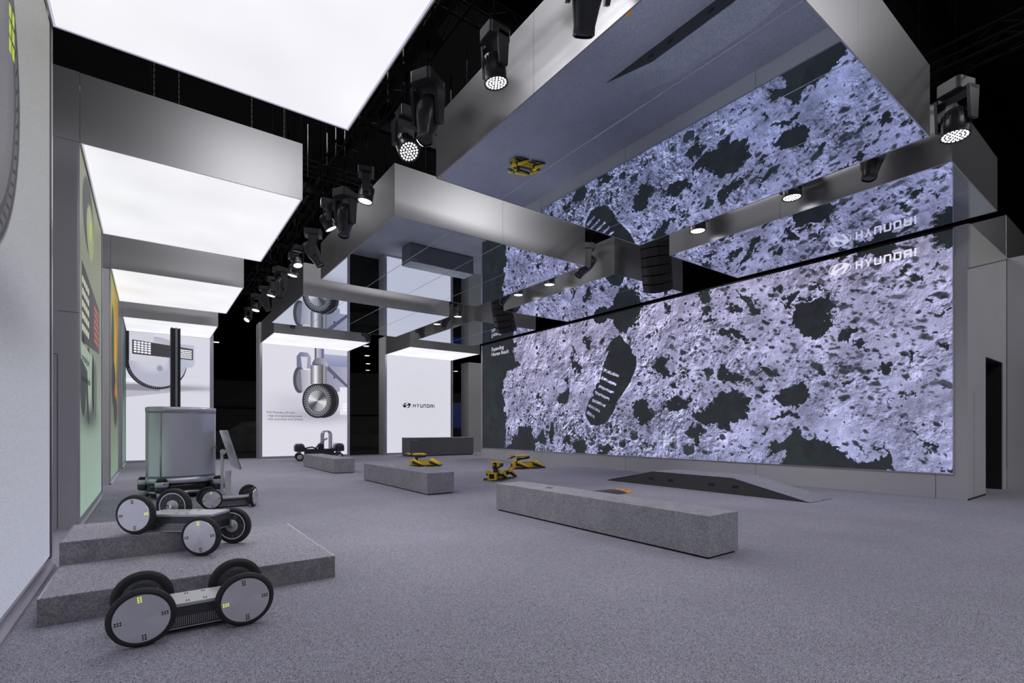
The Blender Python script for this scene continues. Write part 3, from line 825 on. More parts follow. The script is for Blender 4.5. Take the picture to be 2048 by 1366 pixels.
def mirror_canopy(x0, x1, y0, y1, n, label):
    cx, cy = (x0 + x1) / 2, (y0 + y1) / 2
    t = thing('mirror_canopy', label, 'canopy', (cx, cy, 0), 0, 'mirror-bottomed canopies hanging over the stand')
    MB().box(x0 - cx + .02, x1 - cx - .02, y0 - cy + .02, y1 - cy - .02, H + .03, CT - .01).build('core', M['frame_dark'], t)
    clad(t, cx, cy, x0, x1, y0, y1, H, CT)
    e = (x1 - x0 - .03) / n
    for k in range(n):
        a = x0 + .015 + k * e
        MB().box(a - cx + .006, a + e - cx - .006, y0 - cy + .016, y1 - cy - .016, H + .002, H + .02).build('mirror_panel', M['mirror'], t, bevel=.002)
        if k: MB().box(a - cx - .006, a - cx + .006, y0 - cy + .016, y1 - cy - .016, H + .004, H + .02).build('seam_strip', M['seam'], t)  # light caught at the panel seams, painted as a white strip
    for ax in (-1, 1):
        for ay in (-1, 1):
            MB().tube([(ax * (x1 - x0) * .36, ay * (y1 - y0) * .4, CT - .02), (ax * (x1 - x0) * .36, ay * (y1 - y0) * .4, 12.99)], .006, 5).build('suspension_cable', M['truss'], t)
    return t
MX = (3.60, 8.41, 9.43, 12.26)
rows = [(2.08, 6.95, 'nearest'), (8.58, 13.42, 'middle'), (15.25, 19.9, 'farthest')]
for y0, y1, w_ in rows:
    mirror_canopy(MX[0], MX[1], y0, y1, 4, {'nearest': 'nearest of the three wide steel canopies, its mirrored underside filling the top centre',
        'middle': 'middle of the three wide steel canopies, its mirror reflecting the dark counter', 'farthest': 'farthest of the three wide steel canopies, its mirror reflecting the printed wheel'}[w_])
    mirror_canopy(MX[2], MX[3], y0, y1, 2, {'nearest': 'nearest narrow steel canopy against the LED screen, mirroring the white lettering',
        'middle': 'middle narrow steel canopy beside the LED screen, above the moon boot print', 'farthest': 'farthest narrow steel canopy at the far end of the LED screen'}[w_])

def portal(x0, x1, y0, y1, label, front='s', pier=None, back=None, group=None, lum=None):
    """canopy with a luminous underside; pier = wall body on the left, back = wall body behind"""
    cx, cy = (x0 + x1) / 2, (y0 + y1) / 2
    t = thing('light_portal', label, 'portal', (cx, cy, 0), 0, group)
    MB().box(x0 - cx + .02, x1 - cx - .02, y0 - cy + .02, y1 - cy - .02, H + .04, CT - .01).build('canopy_core', M['frame_dark'], t)
    clad(t, cx, cy, x0, x1, y0, y1, H, CT, 'nswe')
    e = .035
    rim = MB()
    rim.box(x0 - cx + .015, x1 - cx - .015, y0 - cy + .015, y0 - cy + e, H + .002, H + .04)
    rim.box(x0 - cx + .015, x1 - cx - .015, y1 - cy - e, y1 - cy - .015, H + .002, H + .04)
    rim.box(x0 - cx + .015, x0 - cx + e, y0 - cy + e, y1 - cy - e, H + .002, H + .04)
    rim.box(x1 - cx - e, x1 - cx - .015, y0 - cy + e, y1 - cy - e, H + .002, H + .04)
    rim.build('edge_trim', M['lum_edge'], t)
    MB().box(x0 - cx + e, x1 - cx - e, y0 - cy + e, y1 - cy - e, H + .006, H + .03).build('luminous_ceiling', M['luminous'], t)
    return t, cx, cy

GL = 'light portals along the left wall'
LX = (-.77, 2.10)
def left_bay(y0, y1, label, kind, open_end=False):
    t, cx, cy = portal(LX[0], LX[1], y0, y1, label, group=GL)
    P0 = -1.75
    # wall body behind the print
    MB().box(P0 - cx, -.80 - cx, y0 - cy, y1 - cy + .06, 0, CT).build('wall_body', M['wall'], t)
    MB().box(P0 - cx, -.772 - cx, y0 - cy - .012, y0 - cy, H, CT).build('head_sheet', M['steel'], t)
    MB().box(-.80 - cx, -.775 - cx, y0 - cy, y1 - cy + .06, 0, .11).build('plinth', M['frame'], t)
    MB().box(-.80 - cx, -.745 - cx, y0 - cy, y1 - cy + .06, 0, .03).build('floor_trim', M['frame'], t)
    MB().box(-.80 - cx, -.768 - cx, y1 - cy, y1 - cy + .06, .11, H).build('edge_profile', M['frame'], t)
    MB().box(-.80 - cx, -.772 - cx, y1 - cy - .05, y1 - cy, .11, H).build('shadow_gap', M['frame_dark'], t)
    MB().box(-.80 - cx, -.77 - cx, y0 - cy, y0 - cy + .03, .11, H).build('edge_profile', M['frame'], t)
    im = near_print() if kind == 'near' else side_print(kind)
    st = 1.0
    quad_uv('backlit_print', image_mat('print_%s' % kind, im, st, weave=.22), t, (-.778 - cx, y0 - cy + .03, .13), (-.778 - cx, y1 - cy - .05, .13), (-.778 - cx, y1 - cy - .05, H), (-.778 - cx, y0 - cy + .03, H))
    if kind == 0:
        for j, s_ in enumerate(('Mobile', 'processing body', 'electronics module')):
            text_mesh('wall_text', s_, .17, M['frame_dark'], t, facing(*F_LEFT, (-.776 - cx, y0 - cy + .3, 2.62 - j * .29)), sx=.95, extrude=.0005)
    return t
left_bay(2.45, 6.52, 'nearest light portal at the left edge, with a huge tyre print and glowing ceiling', 'near')
left_bay(-4.05, -.05, 'light portal behind the viewer, out of the picture', 2)  # added out of view for foreground light and wheel cover reflections
b2 = left_bay(8.93, 12.83, 'second light portal from the camera, pale green robot print under a glowing ceiling', 0)
left_bay(15.47, 19.27, 'third light portal from the camera, with yellow and orange print on its wall', 1)
b4 = left_bay(21.87, 24.9, 'last light portal on the left wall, its print dark teal beside the robot picture', 2)
# flush door in the pier of the second portal
MB().box(-1.0 - .665, -.994 - .665, 8.93 - 10.88 - .002, 8.93 - 10.88, .02, 2.35).build('door_joint', M['black'], b2)
MB().box(-1.66, -.78 - .665, 8.93 - 10.88 - .002, 8.93 - 10.88, 2.93, 2.936).build('door_joint', M['frame_dark'], b2)
MB().box(-1.75 - .665, -1.0 - .665, 8.93 - 10.88 - .002, 8.93 - 10.88, 2.35, 2.356).build('door_joint', M['black'], b2)

# back wall of the first portal row with the robot-head picture
def back_body(t, cx, cy, x0, x1, img, name, px0, px1, low=.10):
    MB().box(x0 - cx, x1 - cx, 24.93 - cy, 25.75 - cy, 0, CT).build('wall_body', M['wall'], t)
    y = 24.92 - cy
    fr = MB()
    fr.box(px1 - cx, px1 - cx + .10, y - .02, y + .01, 0, H)
    fr.box(px0 - cx - .10, px0 - cx, y - .02, y + .01, 0, H)
    fr.box(px0 - cx, px1 - cx, y - .02, y + .01, 0, low)
    fr.build('picture_frame', M['frame'], t)
    quad_uv('backlit_print', image_mat(name, img, 1.0), t, (px0 - cx, y, low), (px1 - cx, y, low), (px1 - cx, y, H), (px0 - cx, y, H))
back_body(b4, (LX[0] + LX[1]) / 2, (21.87 + 24.9) / 2, -.9, 2.22, drone_print(), 'robot_head_print', -.77, 2.08)
t2, cx, cy = portal(4.05, 8.03, 21.9, 24.92, 'back wall light portal with the printed airless wheel and text', group='light portals along the back wall')
back_body(t2, cx, cy, 4.0, 8.10, module_print(), 'module_print', 4.12, 7.96)
for j, s_ in enumerate(('PnD Modules (10 inch)', '- High driving/actuating power', '- Non pneumatic tires (airless)')):
    text_mesh('wall_text', s_, .135, M['ink'], t2, facing(*F_BACK, (4.30 - cx, 24.915 - cy, 2.08 - j * .155)), sx=.94 if j else .97, extrude=.0005)
t3, cx, cy = portal(9.96, 13.88, 21.9, 24.92, 'back wall light portal with plain white panel behind the dark counter', group='light portals along the back wall')

wimg = Canvas(3.8, 5.1, 40, (216, 216, 228)); wimg.shade(1.9, 2.5, 2.4, 2.8, (208, 208, 217), .5)
back_body(t3, cx, cy, 9.92, 13.98, wimg.image('white_picture'), 'white_print', 10.03, 13.82)
word_shape(t3, facing(*F_BACK, (11.52 - cx, 24.918 - cy, 2.53)), 1.37, .19, M['ink'])
emblem(t3, facing(*F_BACK, (11.16 - cx, 24.918 - cy, 2.63)), .27, .135, M['ink'])

# canopy beyond the LED wall block, right edge of the picture
t = thing('steel_canopy', 'bare steel canopy above the wall at the right edge', 'canopy', (19.4, 5.5, 0))
MB().box(-3.58, 3.5, -2.95, 2.9, H + .02, 6.22).build('core', M['frame_dark'], t)
for ax in (-2.8, 2.8): MB().tube([(ax, 0, 6.2), (ax, 0, 12.99)], .006, 5).build('suspension_cable', M['truss'], t)
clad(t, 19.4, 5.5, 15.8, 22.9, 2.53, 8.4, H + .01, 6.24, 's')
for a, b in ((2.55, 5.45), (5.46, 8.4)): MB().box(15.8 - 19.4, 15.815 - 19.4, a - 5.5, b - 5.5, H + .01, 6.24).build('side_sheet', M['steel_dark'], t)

# ================================================================ PLATFORM, BENCHES, COUNTER, RAMP
def block(name, label, cat, x0, x1, y0, y1, z0, z1, mtop, mside, group=None, sunk=0, parts=()):
    t = thing(name, label, cat, ((x0 + x1) / 2, (y0 + y1) / 2, z0), 0, group)
    hx, hy, hz = (x1 - x0) / 2, (y1 - y0) / 2, z1 - z0
    return t, hx, hy, hz
t, hx, hy, hz = block('platform_step', 'lower felt-topped display step with mottled grey edge', 'platform', -.62, 1.365, 4.62, 6.56, 0, .195, 0, 0)
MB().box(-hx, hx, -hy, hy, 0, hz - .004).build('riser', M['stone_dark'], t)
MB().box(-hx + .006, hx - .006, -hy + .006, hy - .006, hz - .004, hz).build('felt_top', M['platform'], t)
MB().box(hx - .012, hx + .001, -hy, hy, hz - .006, hz + .0004).build('edge_strip', M['frame'], t)
MB().box(-hx, -hx + .012, -hy, hy, hz - .006, hz + .0004).build('edge_strip', M['frame'], t)
t, hx, hy, hz = block('platform_step', 'upper display step carrying the left wheels of the tilting robot', 'platform', -.62, .40, 5.65, 6.62, .1955, .39, 0, 0)
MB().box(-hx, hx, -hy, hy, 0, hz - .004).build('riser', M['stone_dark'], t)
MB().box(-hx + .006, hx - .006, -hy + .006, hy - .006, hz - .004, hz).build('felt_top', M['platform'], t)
MB().box(-hx, -hx + .012, -hy, hy, hz - .006, hz + .0004).build('edge_strip', M['frame'], t)

def bench(y0, y1, x0, x1, label, plaques):
    t = thing('bench', label, 'bench', ((x0 + x1) / 2, (y0 + y1) / 2, 0), 0, 'long stone-grey block benches')
    hx, hy = (x1 - x0) / 2, (y1 - y0) / 2
    n = 2 if y1 - y0 > 3.7 else 2
    MB().box(-hx + .03, hx - .03, -hy + .03, hy - .03, 0, .022).build('recessed_foot', M['black'], t)
    MB().box(-hx, hx, -hy, 0 - .0008, .022, .448).build('block_half', M['stone'], t, bevel=.002)
    MB().box(-hx, hx, 0 + .0008, hy, .022, .448).build('block_half', M['stone'], t, bevel=.002)
    for px, py, a, b, m_ in plaques:
        MB().box(px - a, px + a, py - b, py + b, .448, .453).build('inlay_plate', M[m_], t)
    return t
bench(2.96, 6.86, 4.67, 5.235, 'largest and nearest grey block bench, at lower centre', [(.02, .95, .035, .05, 'plaque'), (-.12, .98, .012, .09, 'pale_plaque')])
bench(9.22, 12.95, 4.58, 5.20, 'grey block bench in the middle, with a pale card lying on it', [(-.02, .65, .03, .16, 'pale_plaque')])
bench(15.35, 19.0, 4.50, 5.14, 'farthest grey block bench, in front of the cart with the hoop', [(-.02, .65, .05, .12, 'pale_plaque')])

t = thing('reception_counter', 'long dark grey counter in front of the plain white panel', 'counter', (12.1, 23.1, 0))
MB().box(-1.76, 1.78, -.45, .45, 0, .04).build('recessed_foot', M['black'], t)
MB().box(-1.80, -.02, -.5, .5, .04, .905).build('front_panel', M['counter'], t, bevel=.003)
MB().box(-.016, 1.82, -.5, .5, .04, .905).build('front_panel', M['counter'], t, bevel=.003)
MB().box(-1.80, 1.82, -.5, .5, .906, .925).build('counter_top', M['stone'], t)
MB().box(-1.74, -1.40, -.504, -.5, .80, .825).build('name_strip', M['frame'], t)

t = thing('ramp', 'low carpeted ramp with two slopes and dark slotted side', 'ramp', (10.235, 6.66, 0))
prof = [(-2.49, 0), (-1.02, .335), (1.0, .335), (2.49, 0)]
MB().prism(prof, -.475, -.465, 'x').build('side_board', M['ramp_side'], t)
MB().prism(prof, .465, .475, 'x').build('side_board', M['ramp_side'], t)
MB().prism([(-2.48, 0), (-1.02, .330), (1.0, .330), (2.48, 0)], -.465, .465, 'x').build('body', M['ramp_side'], t)
MB().prism([(-2.51, .004), (-1.02, .335), (-1.02, .345), (-2.52, .008)], -.48, .48, 'x').build('slope_deck', M['ramp_top'], t)
MB().box(-.48, .48, -1.02, 1.0, .335, .345).build('level_deck', M['ramp_top'], t)
MB().prism([(2.51, .004), (1.0, .335), (1.0, .345), (2.52, .008)], -.48, .48, 'x').build('slope_deck', M['ramp_top'], t)
for y in (7.71, 7.17, 6.12, 5.58):
    MB().box(-.478, -.4755, y - 6.66 - .075, y - 6.66 + .075, .13, .185).build('grip_slot', M['black'], t)

t = thing('cable_bump', 'orange and black rubber floor bump lying behind the nearest bench', 'bump', (8.0, 7.35, 0))
def bump_sec(x0, x1, m_, rounded=0):
    pts = []
    for k in range(9):
        a = k / 8.
        pts.append((-.32 + .64 * a, .045 * math.sin(PI * a) ** .6 + .006))
    mb = MB()
    if rounded == 0:
        mb.prism([(-.32, 0)] + pts + [(.32, 0)], x0, x1, 'x')
    else:
        n = 6; vs = []; fs = []
        for i in range(n + 1):
            s_ = math.cos(PI / 2 * (i / n) ** 1.3) * .75 + .25 if i < n else .25
            xx = x0 + (x1 - x0) * (i / n)
            for (yy, zz) in pts: vs.append((xx, yy * s_, zz * (s_ if i < n else .3)))
        m9 = len(pts)
        for i in range(n):
            for k in range(m9 - 1): fs.append((i * m9 + k, i * m9 + k + 1, (i + 1) * m9 + k + 1, (i + 1) * m9 + k))
        mb.add(vs, fs)
        fl = [(x0, -.32, 0), (x0, .32, 0), (x1, .08, 0), (x1, -.08, 0)]; mb.add(fl, [(0, 1, 2, 3)])
    mb.build('section', M[m_], t)
bump_sec(.12, .55, 'orange', 1); bump_sec(-.35, .12, 'rubber'); bump_sec(-.80, -.35, 'rubber')
for yy in (-.16, .16): MB().lathe([(.018, 0), (.018, .006)], 10, 'z').build('fixing_hole', M['black'], t, loc=(.25, yy, .042))

# ================================================================ WHEELED ROBOTS
WR = .181   # wheel radius
def wheel(root, loc, rz=0, inner='dark', lime=0, r=WR, wd=.056):
    """disc wheel, outer cover towards local -y"""
    k = r / .181; hw = wd / 2
    n, m = 120, 11
    vs = []; fs = []
    for i in range(n):
        a = 2 * PI * i / n
        for j in range(m):
            t_ = j / (m - 1) * 2 - 1
            rr = r - .020 * k * abs(t_) ** 3
            # slanted tread blocks on the running surface
            ph = (i / n * 60 + t_ * 1.1) % 1
            if abs(t_) < .86: rr -= .0030 * k * (1 if ph < .30 else 0)
            yy = t_ * hw * (1.0)
            vs.append((rr * math.cos(a), yy, rr * math.sin(a)))
    for i in range(n):
        for j in range(m - 1):
            a0, b0 = i * m + j, ((i + 1) % n) * m + j
            fs.append((a0, b0, b0 + 1, a0 + 1))
    mb = MB().add(vs, fs, False)
    mb.lathe([(r - .020 * k, -hw), (r - .034 * k, -hw - .001), (r - .036 * k, -hw + .006)], 64, 'y', cap=False)
    mb.lathe([(r - .020 * k, hw), (r - .050 * k, hw + .001), (r - .056 * k, hw - .012), (r - .056 * k, -hw + .01)], 64, 'y', cap=False)
    wh = mb.build('wheel', M['tyre'], root, loc=loc, rot=(0, 0, rz))
    rc = r - .033 * k
    MB().lathe([(0.0005, -hw - .0050), (rc * .985, -hw - .0045), (rc, -hw), (rc, -hw + .01)], 96, 'y', cap=False, smooth=False).build('wheel_cover', M['cover'], wh)
    for g in range(4):
        gb = MB(); a = PI / 2 * g + .10
        for u in (-1, 0, 1):
            for v in (-.5, .5):
                cr = rc * .80 + u * .0135 * k; ct = v * .0135 * k
                cx = cr * math.cos(a) - ct * math.sin(a); cz = cr * math.sin(a) + ct * math.cos(a)
                s_ = .0042 * k
                pts = [(cx + (p * math.cos(a) - q * math.sin(a)) * s_, cz + (p * math.sin(a) + q * math.cos(a)) * s_) for p, q in ((-1, -1), (1, -1), (1, 1), (-1, 1))]
                gb.prism(pts, -hw - .0058, -hw - .001, 'y')
        if g == lime: gb.build('indicator_light', M['lime'], wh)
        else: gb.build('vent_cluster', M['black'], wh)
    if inner == 'dark':
        MB().lathe([(.0005, hw + .004), (rc * .45, hw + .004), (rc * .5, hw - .002), (rc * .80, hw - .004), (rc * .86, hw - .012), (rc * .99, hw - .014)], 64, 'y', cap=False).build('hub_motor', M['body_dark'], wh)
        MB().prism([(rc * .45 * math.cos(q), rc * (.45 + .22 * math.sin(q))) for q in [PI * i / 8 for i in range(9)]], hw - .004, hw + .008, 'y').build('hub_bracket', M['body_dark'], wh)
    else:
        MB().lathe([(rc * .40, hw - .004), (rc * .90, hw - .006)], 64, 'y', cap=False).build('hub_motor', M['body_dark'], wh)
        MB().lathe([(rc * .84, hw - .001), (rc * .87, hw + .003), (rc * .905, hw + .003), (rc * .93, hw - .001)], 64, 'y', cap=False).build('white_ring', M['white'], wh, label='thin white rim ring')
        MB().lathe([(.0005, hw + .010), (rc * .36, hw + .009), (rc * .42, hw + .002), (rc * .42, hw - .006)], 48, 'y', cap=False).build('hub_disc', M['body_grey'], wh)
        MB().prism([(-.008, -.003), (.075, .012), (.075, .018), (-.008, .006)], hw + .010, hw + .016, 'y').build('hub_key', M['black'], wh)
    bolts = MB()
    for q in range(8):
        a = 2 * PI * q / 8 + (.2 if q % 2 else -.1)
        bolts.lathe([(.0035 * k, hw - .004), (.0035 * k, hw + .005)], 6, 'y', Matrix.Translation((rc * .70 * math.cos(a), 0, rc * .70 * math.sin(a))))
    bolts.build('bolt_ring', M['alu'], wh)
    return wh

def rover(label, loc, rz, wb, track, heights, body_z, steer=(0, 0, 0, 0), inner='dark', limes=(0, 0, 0, 0), bl=.44, bw=.27, group=None, spin=(0, 0, 0, 0), r=WR):
    """four disc wheels around a flat body; order: front-left, front-right, back-left, back-right (front = -y side)"""
    t = thing('wheeled_robot', label, 'robot', loc, rz, group)
    z0, z1 = body_z
    hl, hb = bl / 2, bw / 2
    MB().box(-hl, hl, -hb + .004, hb - .004, z0 + .075, z1 - .022).build('body_band', M['body_dark'], t)
    MB().box(-hl + .002, hl - .002, -hb, hb, z1 - .024, z1).build('top_cover', M['body_grey'], t, bevel=.004)
    MB().box(-hl, hl, -hb + .008, hb - .008, z0 + .008, z0 + .076).build('battery_case', M['black_gloss'], t)
    MB().box(-hl, hl, -hb - .002, hb + .002, z0, z0 + .008).build('bottom_edge', M['alu'], t)
    for s_ in (-1, 1):
        g = MB(); nx = int(bl / .0115)
        for i in range(nx):
            for j in range(6):
                x = -hl + .008 + i * .0115; z = z0 + .014 + j * .0105
                y = s_ * (hb - .007)
                g.add([(x, y, z), (x + .006, y, z), (x + .006, y, z + .006), (x, y, z + .006)], [(0, 1, 2, 3)])
        g.build('side_grille', M['alu'], t)
    v = MB()
    for cx in (-.05, .05):
        for cy in (-.09, .09):
            for q in range(2):
                for s2 in range(3): v.box(cx + q * .014, cx + q * .014 + .008, cy - .02 + s2 * .014, cy - .012 + s2 * .014, z1, z1 + .0012)
    v.build('top_vents', M['body_dark'], t)
    pos = [(-wb / 2, -track / 2), (wb / 2, -track / 2), (-wb / 2, track / 2), (wb / 2, track / 2)]
    for i, (x, y) in enumerate(pos):
        out = -1 if y < 0 else 1
        wz = heights[i] + r
        rot = steer[i] + (0 if out < 0 else PI)
        wheel(t, (x, y, wz), rot, inner, limes[i], r)
        # swing arm from the body corner to the hub
        ax = max(-hl + .03, min(hl - .03, x)); ya = out * (hb - .02)
        cz = (z0 + z1) / 2
        yo = y - out * .05
        MB().tube([(ax, ya, cz), (ax, out * (abs(ya) + .02), cz), (x, yo, wz), (x, y - out * .01, wz)], [.026, .026, .022, .02], 10).build('swing_arm', M['alu'], t)
    return t

rover('nearest low wheeled robot on the carpet in front of the steps', (.245, 4.085, 0), 0, .57, .46, (0, 0, 0, 0), (.033, .198), limes=(1, 2, 0, 0), bl=.60, bw=.27, group='disc-wheeled robots')
rover('wheeled robot straddling the steps, left wheels up and right wheels down', (.29, 5.715, 0), R(-37), .605, .50, (.39, .195, .39, .195), (.395, .555), inner='ring', limes=(0, 1, 0, 0), bl=.66, bw=.30, group='disc-wheeled robots')
rover('farthest small wheeled robot beside the steel drum, one wheel turned outward', (1.14, 9.93, 0), R(2), .64, .46, (0, 0, 0, 0), (.03, .175), steer=(R(8), R(62), R(8), R(20)), limes=(1, 1, 0, 0), bl=.60, bw=.27, group='disc-wheeled robots', r=.172)

# ---------------------------------------------------------------- drum robot with mast
t = thing('drum_robot', 'tall brushed steel drum robot on four wheel pods with a black mast', 'robot', (.52, 12.15, 0), R(11))
def oval(rx, ry, e=2.6, n=64):
    pts = []
    for k in range(n):
        a = 2 * PI * k / n; c, s_ = math.cos(a), math.sin(a)
        pts.append((rx * math.copysign(abs(c) ** (2 / e), c), ry * math.copysign(abs(s_) ** (2 / e), s_)))
    return pts
RX, RY = .585, .50
MB().prism(oval(RX, RY), .40, 1.70, 'z', smooth=True).build('drum_shell', M['chrome'], t)
MB().prism(oval(RX + .006, RY + .006), 1.70, 1.775, 'z', smooth=True).build('drum_rim', M['chrome'], t)
MB().prism(oval(RX - .01, RY - .01), 1.775, 1.785, 'z').build('drum_lid', M['alu'], t)
MB().prism(oval(RX + .004, RY + .004), .30, .395, 'z', smooth=True).build('lower_band', M['chrome'], t)
MB().prism(oval(RX - .02, RY - .02), .14, .30, 'z', smooth=True).build('skirt', M['black_gloss'], t)
MB().prism(oval(RX - .01, RY - .01), .095, .14, 'z', smooth=True).build('base_ring', M['alu'], t)
MB().prism(oval(RX - .06, RY - .06), .04, .095, 'z', smooth=True).build('underside', M['black'], t)
# door: a slightly proud curved sheet with a dark gap around it
def sheet(a0, a1, z0, z1, off, th, name, material):
    o_ = oval(RX + off, RY + off, n=256); i_ = oval(RX + off - th, RY + off - th, n=256)
    i0, i1 = int(a0 / 360 * 256), int(a1 / 360 * 256)
    idx = [q % 256 for q in range(i0, i1 + 1)]
    pts = [o_[q] for q in idx] + [i_[q] for q in idx][::-1]
    return MB().prism(pts, z0, z1, 'z', smooth=False).build(name, material, t)
sheet(229, 331, .425, 1.675, .0015, .004, 'door_gap', M['black'])
dr = sheet(230, 330, .435, 1.665, .005, .006, 'door', M['chrome'])
sheet(190, 225.5, .425, 1.675, .0012, .004, 'panel_gap', M['frame_dark'])
sheet(191, 225, .435, 1.665, .003, .005, 'side_panel', M['chrome'])
MB().box(.40, .50, -RY * .90, -RY * .80, .95, 1.01).build('door_latch', M['alu'], t)
mast = MB().box(-.16, -.01, .06, .16, 1.78, 3.40)
mast.build('mast', M['lamp_black'], t)
MB().box(-.165, -.145, .05, .06, 1.78, 3.41).build('mast_rail', M['frame_dark'], t)
MB().box(-.095, -.06, .045, .06, 1.78, 3.41).build('mast_rail', M['alu'], t)
MB().box(-.025, -.005, .05, .06, 1.78, 3.41).build('mast_rail', M['frame_dark'], t)
for px, py in ((-.44, -.49), (.53, -.50), (-.55, .38), (.50, .42)):
    pd = MB().lathe([(.105, .14), (.112, .16), (.112, .235), (.105, .245)], 28).build('pod_band', M['navy'], t, loc=(px, py, 0))
    MB().lathe([(.108, .245), (.112, .25), (.112, .335), (.106, .342)], 28).build('pod_collar', M['silver'], pd)
    MB().lathe([(.104, .342), (.075, .395), (.07, .40)], 28).build('pod_cap', M['black_gloss'], pd)
    MB().lathe([(.012, -.114), (.012, -.110)], 12, 'y').build('pod_sensor', M['black'], pd, loc=(.02, 0, .30))
    MB().lathe([(.085 * math.cos(a), .085 * math.sin(a) + .085) for a in [R(q) for q in range(-89, 91, 12)]], 28).build('ball_wheel', M['silver'], pd)
    MB().lathe([(.094, -.02), (.098, -.01), (.098, .01), (.094, .02)], 28, 'x').build('wheel_tread', M['tyre'], pd, loc=(.05, .01, .098))
    d_ = Vector((px, py, 0)); q_ = d_ * .80
    MB().tube([tuple(q_ - d_ + Vector((0, 0, .25))), (0, 0, .25)], .06, 10).build('pod_arm', M['body_dark'], pd)

# ---------------------------------------------------------------- tilted display on a stand
t = thing('display_stand', 'thin tilted information screen on a pale post, seen edge-on', 'screen', (1.24, 11.35, 0))
pm = Matrix.Translation((.04, .02, .945)) @ Matrix.Rotation(R(-16.5), 4, 'Y')
MB().box(.0, .022, -.62, .62, -.39, .39, pm).build('screen_back', M['alu'], t)
MB().box(.022, .034, -.615, .615, -.385, .385, pm).build('screen_glass', M['black_gloss'], t)
MB().box(-.025, .0, -.16, .16, -.12, .10, pm).build('mount_plate', M['white'], t)
MB().tube([(-.085, 0, .06), (-.085, 0, .90)], .028, 14).build('post', M['white'], t)
MB().lathe([(.05, -.05), (.05, .05)], 18, 'y').build('hinge', M['white'], t, loc=(-.07, 0, .90))
MB().tube([(-.07, 0, .90), (.01, 0, .93)], .022, 10).build('arm', M['white'], t)
MB().lathe([(.20, 0), (.20, .012), (.18, .018)], 28).build('foot_plate', M['white'], t, loc=(-.085, 0, 0))
t = thing('glass_label_post', 'short clear square post with a pale cap, behind the farthest wheeled robot', 'post', (1.22, 11.0, 0))
MB().box(-.045, .045, -.045, .045, .012, .54).build('post', M['white'], t)
MB().box(.02, .05, -.05, -.04, .46, .56).build('cap', M['body_grey'], t)
MB().box(-.10, .10, -.10, .10, 0, .012).build('foot_plate', M['body_grey'], t)

# ---------------------------------------------------------------- cart with four drive modules and a hoop
t = thing('module_cart', 'low grey cart with four castor modules and an upright hoop handle', 'cart', (5.98, 22.55, 0), R(-10))
MB().rbox(-.60, .60, -.30, .30, .18, .46, .05).build('chassis', M['body_dark'], t)
MB().box(-.50, .50, -.32, .32, .46, .49).build('deck', M['frame_dark'], t)
for px, py in ((-.80, -.42), (.80, -.42), (-.80, .42), (.80, .42)):
    o = MB().lathe([(.18, .40), (.20, .42), (.20, .62), (.14, .72), (.08, .73)], 20).build('drive_module', M['frame'] if py > 0 else M['body_dark'], t, loc=(px, py, 0))
    MB().lathe([(.10, -.05), (.16, -.045), (.165, 0), (.16, .045), (.10, .05)], 32, 'y').build('wheel', M['tyre'], o, loc=(0, -.02, .166))
    MB().lathe([(.005, -.062), (.105, -.052)], 24, 'y', cap=False).build('wheel_cover', M['cover'], o, loc=(0, -.02, .166))
    MB().box(-.06, .06, .035, .075, .14, .44).build('fork', M['alu'], o)
    sx, sy = (1 if px < 0 else -1), (1 if py < 0 else -1)
    MB().prism([(0, .60), (sx * .32, .48), (sx * .32, .36), (0, .44)], -.05, .05, 'y').build('arm', M['body_dark'], o)
hoop = [(-.17, .45)] + [(-.17, .5 + k * .12) for k in range(6)] + [(-.17 * math.cos(a), 1.10 + .18 * math.sin(a)) for a in [PI * q / 8 for q in range(9)]] + [(.17, .9 - k * .12) for k in range(4)] + [(.17, .45)]
MB().strip([(.30 + x, .25 * x, z) for x, z in hoop], .26, .03, (.45, -1, 0)).build('hoop', M['frame'], t)
MB().tube([(-.15, -.1, .50), (0, -.1, .70), (.22, -.1, .88), (.34, -.1, .95)], .028, 8).build('seat_frame', M['alu'], t)
MB().tube([(-.15, .1, .50), (0, .1, .70), (.22, .1, .88), (.34, .1, .95)], .028, 8).build('seat_frame', M['alu'], t)
MB().box(-.05, .15, -.13, .13, .49, .70).build('seat_post', M['body_dark'], t)
MB().tube([(-.62, -.18, .52), (-.3, -.18, .58), (-.1, -.18, .50)], .03, 8).build('handle', M['body_dark'], t)
MB().lathe([(.035, -.05), (.035, .05)], 12, 'y').build('handle_knob', M['black'], t, loc=(-.62, -.18, .56))

